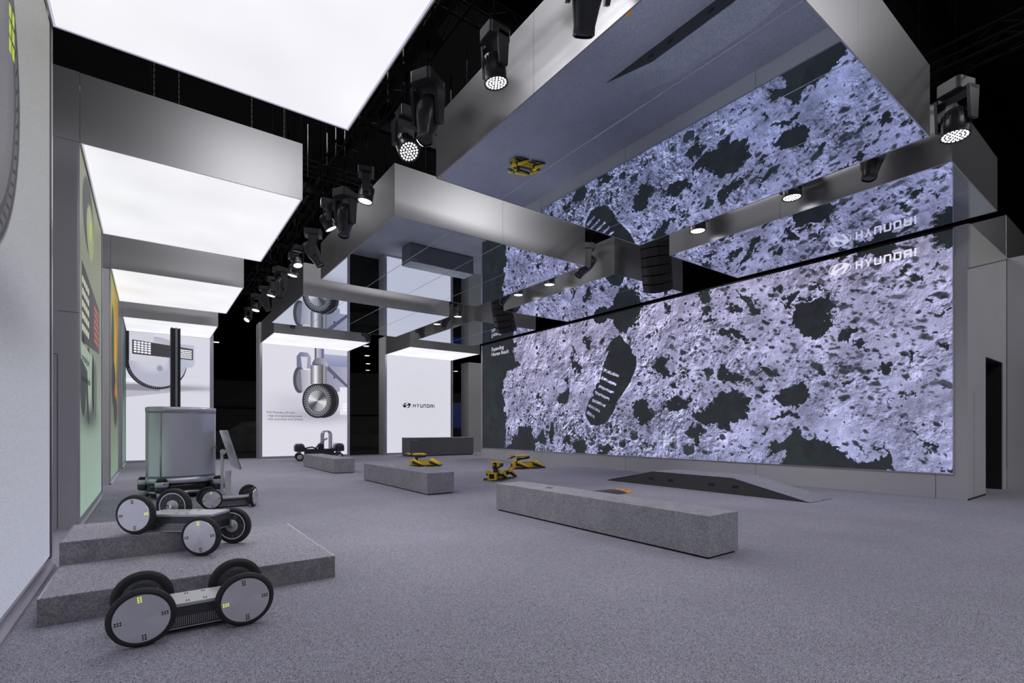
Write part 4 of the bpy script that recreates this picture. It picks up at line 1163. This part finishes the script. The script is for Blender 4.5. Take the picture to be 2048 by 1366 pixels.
# ---------------------------------------------------------------- yellow four-legged robots lying down
def robot_dog(label, loc, rz, arm='fold'):
    t = thing('robot_dog', label, 'robot dog', loc, rz, 'yellow robot dogs resting on the carpet')
    MB().rbox(-.36, .36, -.095, .095, .045, .20, .02).build('body', M['yellow'], t, bevel=.008)
    MB().box(-.34, .34, -.085, .085, .02, .05).build('belly', M['black'], t)
    MB().box(-.30, .20, -.07, .07, .20, .215).build('back_rail', M['lamp_black'], t)
    # square nose with a dark sensor window
    nb = MB()
    nb.box(.36, .47, -.11, -.075, .03, .22); nb.box(.36, .47, .075, .11, .03, .22)
    nb.box(.36, .47, -.075, .075, .185, .22); nb.box(.36, .47, -.075, .075, .03, .06)
    nb.build('nose_frame', M['yellow'], t)
    MB().box(.36, .455, -.075, .075, .06, .185).build('sensor_window', M['black_gloss'], t)
    MB().rbox(-.44, -.36, -.09, .09, .06, .20, .02).build('tail_block', M['yellow'], t)
    for sx in (.30, -.32):
        for sy in (-1, 1):
            yh = sy * .135
            MB().lathe([(.055, sy * .09), (.06, sy * .11), (.06, sy * .15)], 18, 'y').build('hip_motor', M['lamp_black'], t, loc=(sx, 0, .17))
            yk = sy * .215
            th = MB().tube([(sx + .02, sy * .195, .235), (sx - .02, sy * .20, .23), (sx - .20, sy * .215, .135), (sx - .36, sy * .23, .065)], [.052, .058, .044, .030], 12)
            th.build('thigh', M['yellow'], t)
            MB().tube([(sx, sy * .20, .17), (sx - .2, sy * .215, .09), (sx - .37, sy * .23, .04)], [.045, .036, .028], 10).build('thigh_guard', M['black'], t)
            lg = MB().tube([(sx - .37, sy * .23, .045), (sx - .20, sy * .235, .035), (sx + .02, sy * .235, .035), (sx + .10, sy * .23, .05)], [.026, .018, .016, .018], 8)
            lw = lg.build('shin', M['black'], t)
            MB().lathe([(.030 * math.cos(a), .030 * math.sin(a)) for a in [R(q) for q in range(-90, 91, 18)]], 12).build('foot', M['lamp_black'], lw, loc=(sx + .12, sy * .23, .034))
    # arm on the shoulders
    MB().lathe([(.065, .20), (.065, .27), (.05, .30)], 18).build('turret', M['lamp_black'], t, loc=(.22, 0, 0))
    MB().lathe([(.05, -.07), (.05, .07)], 16, 'y').build('shoulder_joint', M['lamp_black'], t, loc=(.22, 0, .34))
    MB().tube([(.22, .03, .34), (.05, .035, .35), (-.12, .035, .37)], [.04, .032, .034], 10).build('upper_arm', M['black'], t)
    MB().lathe([(.042, -.06), (.042, .06)], 16, 'y').build('elbow_joint', M['lamp_black'], t, loc=(-.14, 0, .39))
    if arm == 'fold':
        MB().tube([(-.14, 0, .42), (.0, 0, .44), (.30, 0, .44), (.36, 0, .43)], [.034, .042, .040, .034], 12).build('forearm', M['yellow'], t)
        MB().tube([(.35, 0, .43), (.42, 0, .425)], .034, 10).build('wrist', M['lamp_black'], t)
        g = MB().prism([(.40, .44), (.50, .49), (.60, .485), (.61, .465), (.52, .455), (.46, .42)], -.04, .04, 'y')
        g.build('gripper_jaw', M['yellow'], t)
        MB().prism([(.40, .42), (.48, .42), (.52, .375), (.61, .375), (.60, .355), (.49, .35), (.41, .39)], -.035, .035, 'y').build('gripper_jaw', M['lamp_black'], t)
    else:
        MB().tube([(-.14, 0, .42), (.0, 0, .45), (.22, 0, .46)], [.034, .042, .042], 12).build('forearm', M['yellow'], t)
        MB().tube([(.20, 0, .46), (.28, .03, .44)], .036, 10).build('wrist', M['lamp_black'], t)
        b = MB()
        b.box(.26, .42, -.02, .00, .38, .50); b.box(.26, .42, .12, .14, .38, .50); b.box(.26, .42, .0, .12, .48, .50)
        b.build('gripper_shell', M['yellow'], t)
        MB().box(.27, .38, .0, .12, .38, .48).build('gripper_core', M['black'], t)
        MB().tube([(.40, .05, .40), (.44, -.04, .50)], [.022, .022], 8).build('gripper_finger', M['yellow'], t)
    return t
robot_dog('yellow robot dog behind the middle bench, gripper pointing left towards the counter', (8.02, 16.55, 0), R(180 - 36 - 4 + 7))
robot_dog('yellow robot dog nearest the LED wall, its open gripper pointing left', (10.35, 13.5, 0), R(180 - 36 + 22))
robot_dog('yellow robot dog facing the viewer, nearest of the three, arm folded on its back', (7.56, 10.98, 0), R(212), arm='short')

# ================================================================ RIGGING AND LAMPS
def wash_head(name, label, loc, pan, tilt, s_=1.0, top=6.29, group=None, watts=None, lit=True):
    """round wash lamp with a lit LED face on a yoke; tilt 0 = straight down"""
    t = thing(name, label, 'stage light', loc, pan, group)
    hz = top - loc[2]
    MB().rbox(-.13 * s_, .13 * s_, -.11 * s_, .11 * s_, .30 * s_, .42 * s_, .03 * s_).build('base', M['lamp_black'], t)
    c = MB().tube([(0, 0, .42 * s_), (0, 0, max(.46 * s_, hz))], .016, 8)
    c.build('hook_clamp', M['truss'], t)
    MB().lathe([(.19, hz), (.19, hz + .006)], 12).build('clamp_plate', M['truss'], t)
    y = MB()
    for q in (-1, 1): y.prism([(-.05 * s_, -.02 * s_), (.05 * s_, -.02 * s_), (.07 * s_, .31 * s_), (-.07 * s_, .31 * s_)], q * .165 * s_, q * .135 * s_, 'y')
    y.box(-.06 * s_, .06 * s_, -.165 * s_, .165 * s_, .27 * s_, .31 * s_)
    y.build('yoke', M['lamp_black'], t)
    hd = MB().lathe([(.07 * s_, .15 * s_), (.10 * s_, .13 * s_), (.115 * s_, .06 * s_), (.122 * s_, -.02 * s_), (.122 * s_, -.115 * s_), (.128 * s_, -.12 * s_), (.128 * s_, -.135 * s_), (.12 * s_, -.135 * s_), (.115 * s_, -.125 * s_)], 28).build('head', M['lamp_black'], t, rot=(0, tilt, 0))
    fins = MB()
    for k in range(20):
        a = 2 * PI * k / 20
        fins.box(.112 * s_, .124 * s_, -.004, .004, .02 * s_, .10 * s_, Matrix.Rotation(a, 4, 'Z'))
    fins.build('cooling_fins', M['black'], hd)
    MB().lathe([(.001, -.124 * s_), (.116 * s_, -.124 * s_)], 28, cap=False).build('lens_plate', M['lens_ring'], hd)
    led = MB(); rr = .0115 * s_
    pts = [(0, 0)] + [(.034 * math.cos(2 * PI * k / 6), .034 * math.sin(2 * PI * k / 6)) for k in range(6)] + [(.066 * math.cos(2 * PI * k / 12), .066 * math.sin(2 * PI * k / 12)) for k in range(12)] + [(.098 * math.cos(2 * PI * k / 18), .098 * math.sin(2 * PI * k / 18)) for k in range(18)]
    for x, yv in pts:
        led.lathe([(rr, -.125 * s_), (rr, -.128 * s_)], 8, 'z', Matrix.Translation((x * s_, yv * s_, 0)), smooth=False)
    led.build('led_cells', M['led'], hd, kind='stuff')
    if watts != 0:
        light('lamp_beam', 'SPOT', (0, 0, -.17 * s_), (0, 0, 0), watts or SPOT_W, hd, color=(.93, .91, 1), size=.13 * s_, angle=140)
    return t

def profile_head(name, label, loc, pan, tilt, s_=1.0, top=6.29, group=None, watts=0):
    """long profile moving head: bulky back, tapered snout, dark lens"""
    t = thing(name, label, 'stage light', loc, pan, group)
    hz = top - loc[2]
    MB().rbox(-.19 * s_, .19 * s_, -.15 * s_, .15 * s_, .38 * s_, .52 * s_, .04 * s_).build('base', M['lamp_black'], t)
    MB().tube([(0, 0, .52 * s_), (0, 0, max(.56 * s_, hz))], .018, 8).build('hook_clamp', M['truss'], t)
    MB().lathe([(.19, hz), (.19, hz + .006)], 12).build('clamp_plate', M['truss'], t)
    y = MB()
    for q in (-1, 1):
        y.prism([(-.06 * s_, -.08 * s_), (.0, -.12 * s_), (.06 * s_, -.08 * s_), (.10 * s_, .39 * s_), (-.10 * s_, .39 * s_)], q * .20 * s_, q * .155 * s_, 'y')
    y.box(-.09 * s_, .09 * s_, -.20 * s_, .20 * s_, .34 * s_, .39 * s_)
    y.build('yoke', M['lamp_black'], t)
    hd = MB()
    n = 24; vs = []; fs = []
    for hh, rx, ry in ((.27, .07, .07), (.25, .13, .12), (.12, .15, .145), (-.02, .145, .14), (-.14, .115, .115), (-.26, .095, .095), (-.32, .098, .098), (-.33, .085, .085)):
        for k in range(n):
            a = 2 * PI * k / n; c, s2 = math.cos(a), math.sin(a)
            vs.append((rx * s_ * math.copysign(abs(c) ** .75, c), ry * s_ * math.copysign(abs(s2) ** .75, s2), hh * s_))
    for i in range(7):
        for k in range(n): fs.append((i * n + k, i * n + (k + 1) % n, (i + 1) * n + (k + 1) % n, (i + 1) * n + k))
    fs.append(tuple(range(n)))
    hd.add(vs, fs, True)
    ho = hd.build('head', M['lamp_black'], t, rot=(0, tilt, 0))
    MB().lathe([(.001, -.315 * s_), (.088 * s_, -.315 * s_)], 24, cap=False).build('front_lens', M['black_gloss'], ho)
    MB().tube([(.10 * s_, .05 * s_, .20 * s_), (.19 * s_, .05 * s_, .22 * s_), (.19 * s_, .05 * s_, .05 * s_), (.13 * s_, .05 * s_, .03 * s_)], .010 * s_, 6).build('carry_handle', M['black'], ho)
    if watts: light('lamp_beam', 'SPOT', (0, 0, -.36 * s_), (0, 0, 0), watts, ho, color=(.93, .91, 1), size=.09, angle=125)
    return t

GW, GP = 'round wash lights in the rigging', 'black profile moving heads in the rigging'
ordn = ['first', 'second', 'third', 'fourth', 'fifth', 'sixth', 'seventh', 'eighth', 'ninth', 'tenth', 'eleventh', 'twelfth']
# left rig line, between the light portals and the mirror canopies
wl = [(2.93, 4.33, 5.12, 0, -8, 1.0), (2.88, 6.45, 5.28, 90, 38, 1.15), (2.92, 8.15, 5.28, -20, 8, 1.0), (2.75, 9.75, 5.30, 170, 30, 1.0), (2.75, 12.2, 5.22, 100, 20, .85), (2.95, 13.5, 5.38, -10, 10, 1.0), (2.9, 16.0, 5.4, 0, 10, 1.0), (2.85, 18.3, 5.4, 40, 14, 1.0), (2.9, 20.3, 5.4, 30, 40, .9)]
for i, (x, y, z, pan, tl, s_) in enumerate(wl):
    wash_head('wash_light', 'lit round wash light, %s from the viewer in the left rig line' % ordn[i], (x, y, z), R(pan), R(tl), s_, group=GW)
pl = [(3.12, 3.15, 5.22, 60, -28, 1.0), (2.86, 5.75, 5.30, 30, 12, 1.0), (2.92, 9.25, 5.22, -150, -8, 1.0), (2.9, 11.4, 5.22, 160, 30, .95), (2.86, 14.5, 5.2, 20, 10, .95), (2.9, 17.0, 5.3, 160, 20, .9)]
for i, (x, y, z, pan, tl, s_) in enumerate(pl):
    profile_head('profile_light', 'long dark moving head lamp, %s from the viewer in the left rig line' % ordn[i], (x, y, z), R(pan), R(tl), s_, group=GP)
# line between the wide and the narrow canopies
wm = [(9.08, 1.96, 5.60, -20, 6, 1.35), (9.08, 4.15, 5.56, 0, 0, 1.25), (9.05, 5.98, 5.56, 0, 0, 1.25), (9.05, 10.65, 5.56, 0, 0, 1.25), (9.05, 12.1, 5.58, 0, 0, 1.2), (8.95, 15.6, 5.55, 0, 0, 1.2), (8.95, 17.2, 5.55, 0, 0, 1.2)]
for i, (x, y, z, pan, tl, s_) in enumerate(wm):
    wash_head('wash_light', 'lit round wash light, %s from the viewer between the mirror canopies' % ordn[i], (x, y, z), R(pan), R(tl), s_, group=GW)
pm_ = [(9.0, 2.92, 5.52, -40, 10, 1.0), (9.0, 9.15, 5.52, 150, -38, 1.05), (8.95, 12.65, 5.5, -30, 25, .95), (8.9, 16.4, 5.45, -30, 14, 1.05), (8.9, 18.6, 5.4, 200, 35, 1.0), (4.62, 20.9, 5.62, 0, 18, .95), (7.5, 20.9, 5.45, 40, -24, 1.0)]
lab = ['dark moving head lamp below the right edge of the nearest wide canopy', 'black lamp angled steeply down-left, just past the nearest wide canopy', 'small dark lamp beside the smaller hanging speaker column',
       'bulky black lamp in the gap before the farthest wide canopy', 'dark moving head lamp above the left corner of the plain white panel portal', 'small black snout showing in front of the printed-wheel portal beam', 'dark tilted lamp at the right end of the printed-wheel portal beam']
for i, (x, y, z, pan, tl, s_) in enumerate(pm_):
    profile_head('profile_light', lab[i], (x, y, z), R(pan), R(tl), s_, group=GP)

for i, (x, y) in enumerate(((2.9, .1), (2.9, -3.2))):  # lamps added behind the viewer for highlights on the wheel covers
    wash_head('wash_light', ['lit round wash light just behind the viewer, out of the picture', 'lit round wash light far behind the viewer, out of the picture'][i], (x, y, 5.3), 0, 0, 1.0, group=GW, watts=70)
# ---- hanging line arrays
def line_array(label, loc, rz):
    t = thing('line_array_speaker', label, 'speaker', loc, rz, 'hanging speaker columns')
    z = 1.40; x = 0; tilt = R(3)
    for k in range(7):
        tilt += R(2.6) * (1 + k * .2)
        m = Matrix.Translation((x, 0, z)) @ Matrix.Rotation(tilt, 4, 'Y')
        mb = MB(); w_ = .35
        pts = [(-.20, -w_), (.05, -w_), (.22, -.10), (.22, .10), (.05, w_), (-.20, w_)]
        mb.prism(pts, -.20, -.004, 'z', m)
        c = mb.build('speaker_box', M['black'], t)
        MB().prism([(.055, -w_ + .01), (.20, -.12), (.205, -.12), (.06, -w_ + .01)], -.185, -.02, 'z', m).build('grille', M['lamp_black'], c)
        for q in (-1, 1):
            MB().box(-.12, -.08, q * (w_ + .004) - .004, q * (w_ + .004) + .004, -.03, .012, m).build('link_plate', M['rod'], c)
        dn = m.to_3x3() @ Vector((0, 0, -.205)); x += dn.x; z += dn.z
    MB().box(-.25, .2, -.2, .2, 1.31, 1.36).build('fly_bar', M['truss'], t)
    MB().tube([(0, 0, 1.36), (0, 0, 12.99 - loc[2])], .015, 6).build('hoist_chain', M['truss'], t)
    return t
line_array('larger hanging black speaker column below the nearest wide canopy corner', (9.98, 7.78, 4.80), R(207))
line_array('smaller, farther black hanging speaker column at the LED screen edge', (9.92, 14.35, 4.80), R(207))

# ---- trusses with their hanger rods
def truss(label, x, y0, y1, z, along='y', w_=.3, hangers=(), drops=(), group='black lighting trusses above the canopies'):
    t = thing('lighting_truss', label, 'truss', (x, y0, z) if along == 'y' else (y0, x, z), 0 if along == 'y' else R(-90), group)
    Ln = y1 - y0
    for a in (-1, 1):
        for b in (0, w_): MB().tube([(a * w_ / 2, 0, b), (a * w_ / 2, Ln, b)], .02, 6).build('chord', M['truss'], t)
    lat = MB(); n = int(Ln / .5)
    for i in range(n):
        ya, yb = i * Ln / n, (i + 1) * Ln / n
        for a in (-1, 1):
            lat.tube([(a * w_ / 2, ya, 0 if i % 2 else w_), (a * w_ / 2, yb, w_ if i % 2 else 0)], .008, 4)
        lat.tube([(-w_ / 2, ya, 0), (w_ / 2, yb, 0)], .008, 4)
    lat.build('lattice', M['truss'], t, kind='stuff')
    for yy in hangers: MB().tube([(0, yy, w_), (0, yy, 12.99 - z)], .02, 6).build('hanger_pole', M['truss'], t)
    for xx, yy, lo, hi in drops: MB().tube([(xx, yy, lo - z), (xx, yy, hi - z)], .010, 6).build('drop_rod', M['rod'], t)
    return t
rd = random.Random(3)
drops = [(.1 + rd.uniform(-.35, .25), 5.6 + k * .62 + rd.uniform(-.2, .2), 6.66 + rd.uniform(0, .3), 7.2 + rd.uniform(0, .9)) for k in range(30)]
truss('long black truss over the left rig line', 2.9, -3.8, 21.5, 6.32, hangers=[1 + k * 1.7 for k in range(12)], drops=drops)
truss('long black truss between the wide and narrow mirror canopies', 9.0, -.5, 20.5, 6.32, hangers=[1 + k * 3.2 for k in range(6)])
truss('black cross truss in front of the two back wall portals', 20.9, 3.4, 9.2, 6.32, along='x', hangers=[1, 3, 5])
truss('black cross truss high over the second light portal', 7.05, -2, 8, 8.2, along='x', hangers=[2, 6, 10])
truss('black cross truss high over the third light portal', 14.4, -2, 12, 8.4, along='x', hangers=[2, 6, 10])
truss('black truss high beyond the right edge of the nearest wide canopy', 5.2, 8.5, 22, 7.4, along='x', hangers=[1, 4, 7, 10])
truss('distant black truss low in the dark gap beyond the left rig', 30, -4, 12, 9.6, along='x', w_=.5, hangers=[2, 8, 14])
# horizontal pipe with clamps seen above the second light portal
t = thing('rigging_pipe', 'thin grey pipe hanging level above the second light portal', 'pipe', (-.2, 8.3, 7.15), R(8))
MB().tube([(-.6, 0, 0), (2.6, 0, 0)], .022, 8).build('pipe', M['rod'], t)
for x in (0, 1.1, 2.4):
    MB().box(x - .03, x + .03, -.05, .05, -.06, .10).build('clamp', M['truss'], t)
    MB().tube([(x, 0, .1), (x, 0, 5.6)], .008, 5).build('wire', M['truss'], t)
for i, (x, y) in enumerate(((.05, 9.05), (1.35, 9.1), (1.9, 9.4), (.4, 10.2))):
    t = thing('hoist_chain', ['rusty pale chain at the left end of the second light portal top', 'thin chain right of middle on the second light portal top', 'short chain at the right corner of the second light portal', 'thin chain behind the leftmost one on the second portal'][i], 'chain', (x, y, CT), 0, 'hoist chains holding the light portals')
    mb = MB()
    for k in range(60):
        z = .05 + k * .045
        if k % 2: mb.box(-.008, .008, -.003, .003, z - .022, z + .028)
        else: mb.box(-.003, .003, -.008, .008, z - .022, z + .028)
    mb.build('links', M['rod'], t, kind='stuff')
    MB().box(-.03, .03, -.03, .03, 0, .05).build('lifting_eye', M['alu'], t)

# ================================================================ DARK HALL BEYOND THE STAND
nmz = ['nearest', 'second', 'third', 'farthest']
for i, (x, y) in enumerate([(22.2, 61.9), (25.2, 69.9), (28.4, 78.4), (31.5, 87.1), (41.5, 70.4), (45.0, 79.2), (6.5, 69.8)]):
    lb_ = ('distant glowing hall lamp, %s of four in the gap left of the white panel' % nmz[i]) if i < 4 else ['distant hall lamp, upper of two right of the white panel', 'distant hall lamp, lower of two right of the white panel', 'distant hall lamp in the dark gap left of the wheel print'][i - 4]
    t = thing('hall_lamp', lb_, 'ceiling lamp', (x, y, 11.9), 0, 'glowing lamps in the far hall roof')
    MB().box(-.35, .35, -.35, .35, .0, .12).build('housing', M['truss'], t)
    MB().box(-.28, .28, -.28, .28, -.03, .0).build('diffuser', M['hall_lamp'], t)
    MB().tube([(0, 0, .12), (0, 0, 1.09)], .02, 5).build('stem', M['truss'], t)
def part(t, name, m, *b): return MB().box(*b).build(name, M[m], t)
t = thing('covered_car', 'car under a dark dust sheet in the gap behind the tilted screen', 'car', (5.3, 35.5, 0), R(-8))
vs = []; fs = []; n = 18
prof = [(-2.4, .35), (-2.45, .9), (-2.2, 1.15), (-1.2, 1.35), (-.6, 1.85), (.9, 1.9), (1.7, 1.4), (2.3, 1.15), (2.45, .7), (2.4, .35)]
mb = MB()
for i in range(9):
    v_ = i / 8 * 2 - 1
    for (x, z) in prof: vs.append((x * (1 - .06 * abs(v_)), v_ * .98, .05 + (z - .05) * (1 - .22 * abs(v_) ** 3) + .01 * math.sin(9 * x + i)))
m_ = len(prof)
for i in range(8):
    for k in range(m_ - 1): fs.append((i * m_ + k, i * m_ + k + 1, (i + 1) * m_ + k + 1, (i + 1) * m_ + k))
mb.add(vs, fs, True)
for s_ in (-1, 1): mb.prism([(x * .94, .05 + (z - .05) * .78) for x, z in prof] + [(2.25, .0), (-2.25, 0)], s_ * .98, s_ * 1.0, 'y')
mb.build('dust_sheet', M['cloth'], t)
part(t, 'ground_board', 'hall_black', -2.7, 2.7, -1.3, 1.3, -.055, 0)
t = thing('exhibit_stand', 'dark neighbouring stand with framed panels, left of the printed wheel panel', 'stand', (8.2, 44, -.055), R(-6))
part(t, 'back_wall', 'hall_wall', -6, 6, 0, .3, 0, 5.2); part(t, 'cornice', 'hall_black', -6, 6, -.25, 0, 3.1, 3.25)
for x in (-3.0, .2, 3.2):
    part(t, 'panel_frame', 'black', x - 1.0, x + 1.0, -.05, 0, 1.3, 2.9)
part(t, 'counter', 'hall_black', 2.0, 4.4, -1.8, -1.0, 0, 1.15)
t = thing('exhibit_stand', 'dark far stand with small screens and a desk, between the two back portals', 'stand', (14.8, 40, -.055), R(-20))
part(t, 'back_wall', 'hall_wall', -4, 4.5, 0, .3, 0, 6.0)
for x in (-2.6, 1.4): part(t, 'wall_screen', 'black', x - .75, x + .75, -.08, 0, 2.9, 4.0)
part(t, 'figure_sign', 'black', -.9, -.65, -.06, 0, 2.9, 4.0)
part(t, 'shelf', 'hall_wall', -4, 4.5, -.3, 0, 2.6, 2.7); part(t, 'desk', 'hall_wall', -3.5, 3.0, -1.6, -.9, 0, .95); part(t, 'monitor', 'black', -2.6, -1.7, -1.4, -1.35, .98, 1.6)
part(t, 'machine', 'black', 1.2, 2.4, -1.5, -.9, .96, 2.0); part(t, 'machine_cover', 'cloth', 1.1, 2.5, -1.5, -.9, 2.0, 2.25)
t = thing('blue_booth', 'dim navy booth panel right of the plain white panel', 'stand', (20.5, 36.5, -.055), R(-30))
part(t, 'back_wall', 'hall_black', -2.5, 2.5, 0, .3, 0, 4.4); part(t, 'blue_panel', 'blue_screen', -.3, 1.0, -.03, 0, 1.5, 3.6); part(t, 'side_fin', 'frame_dark', 1.2, 1.6, -.5, 0, 0, 3.0)
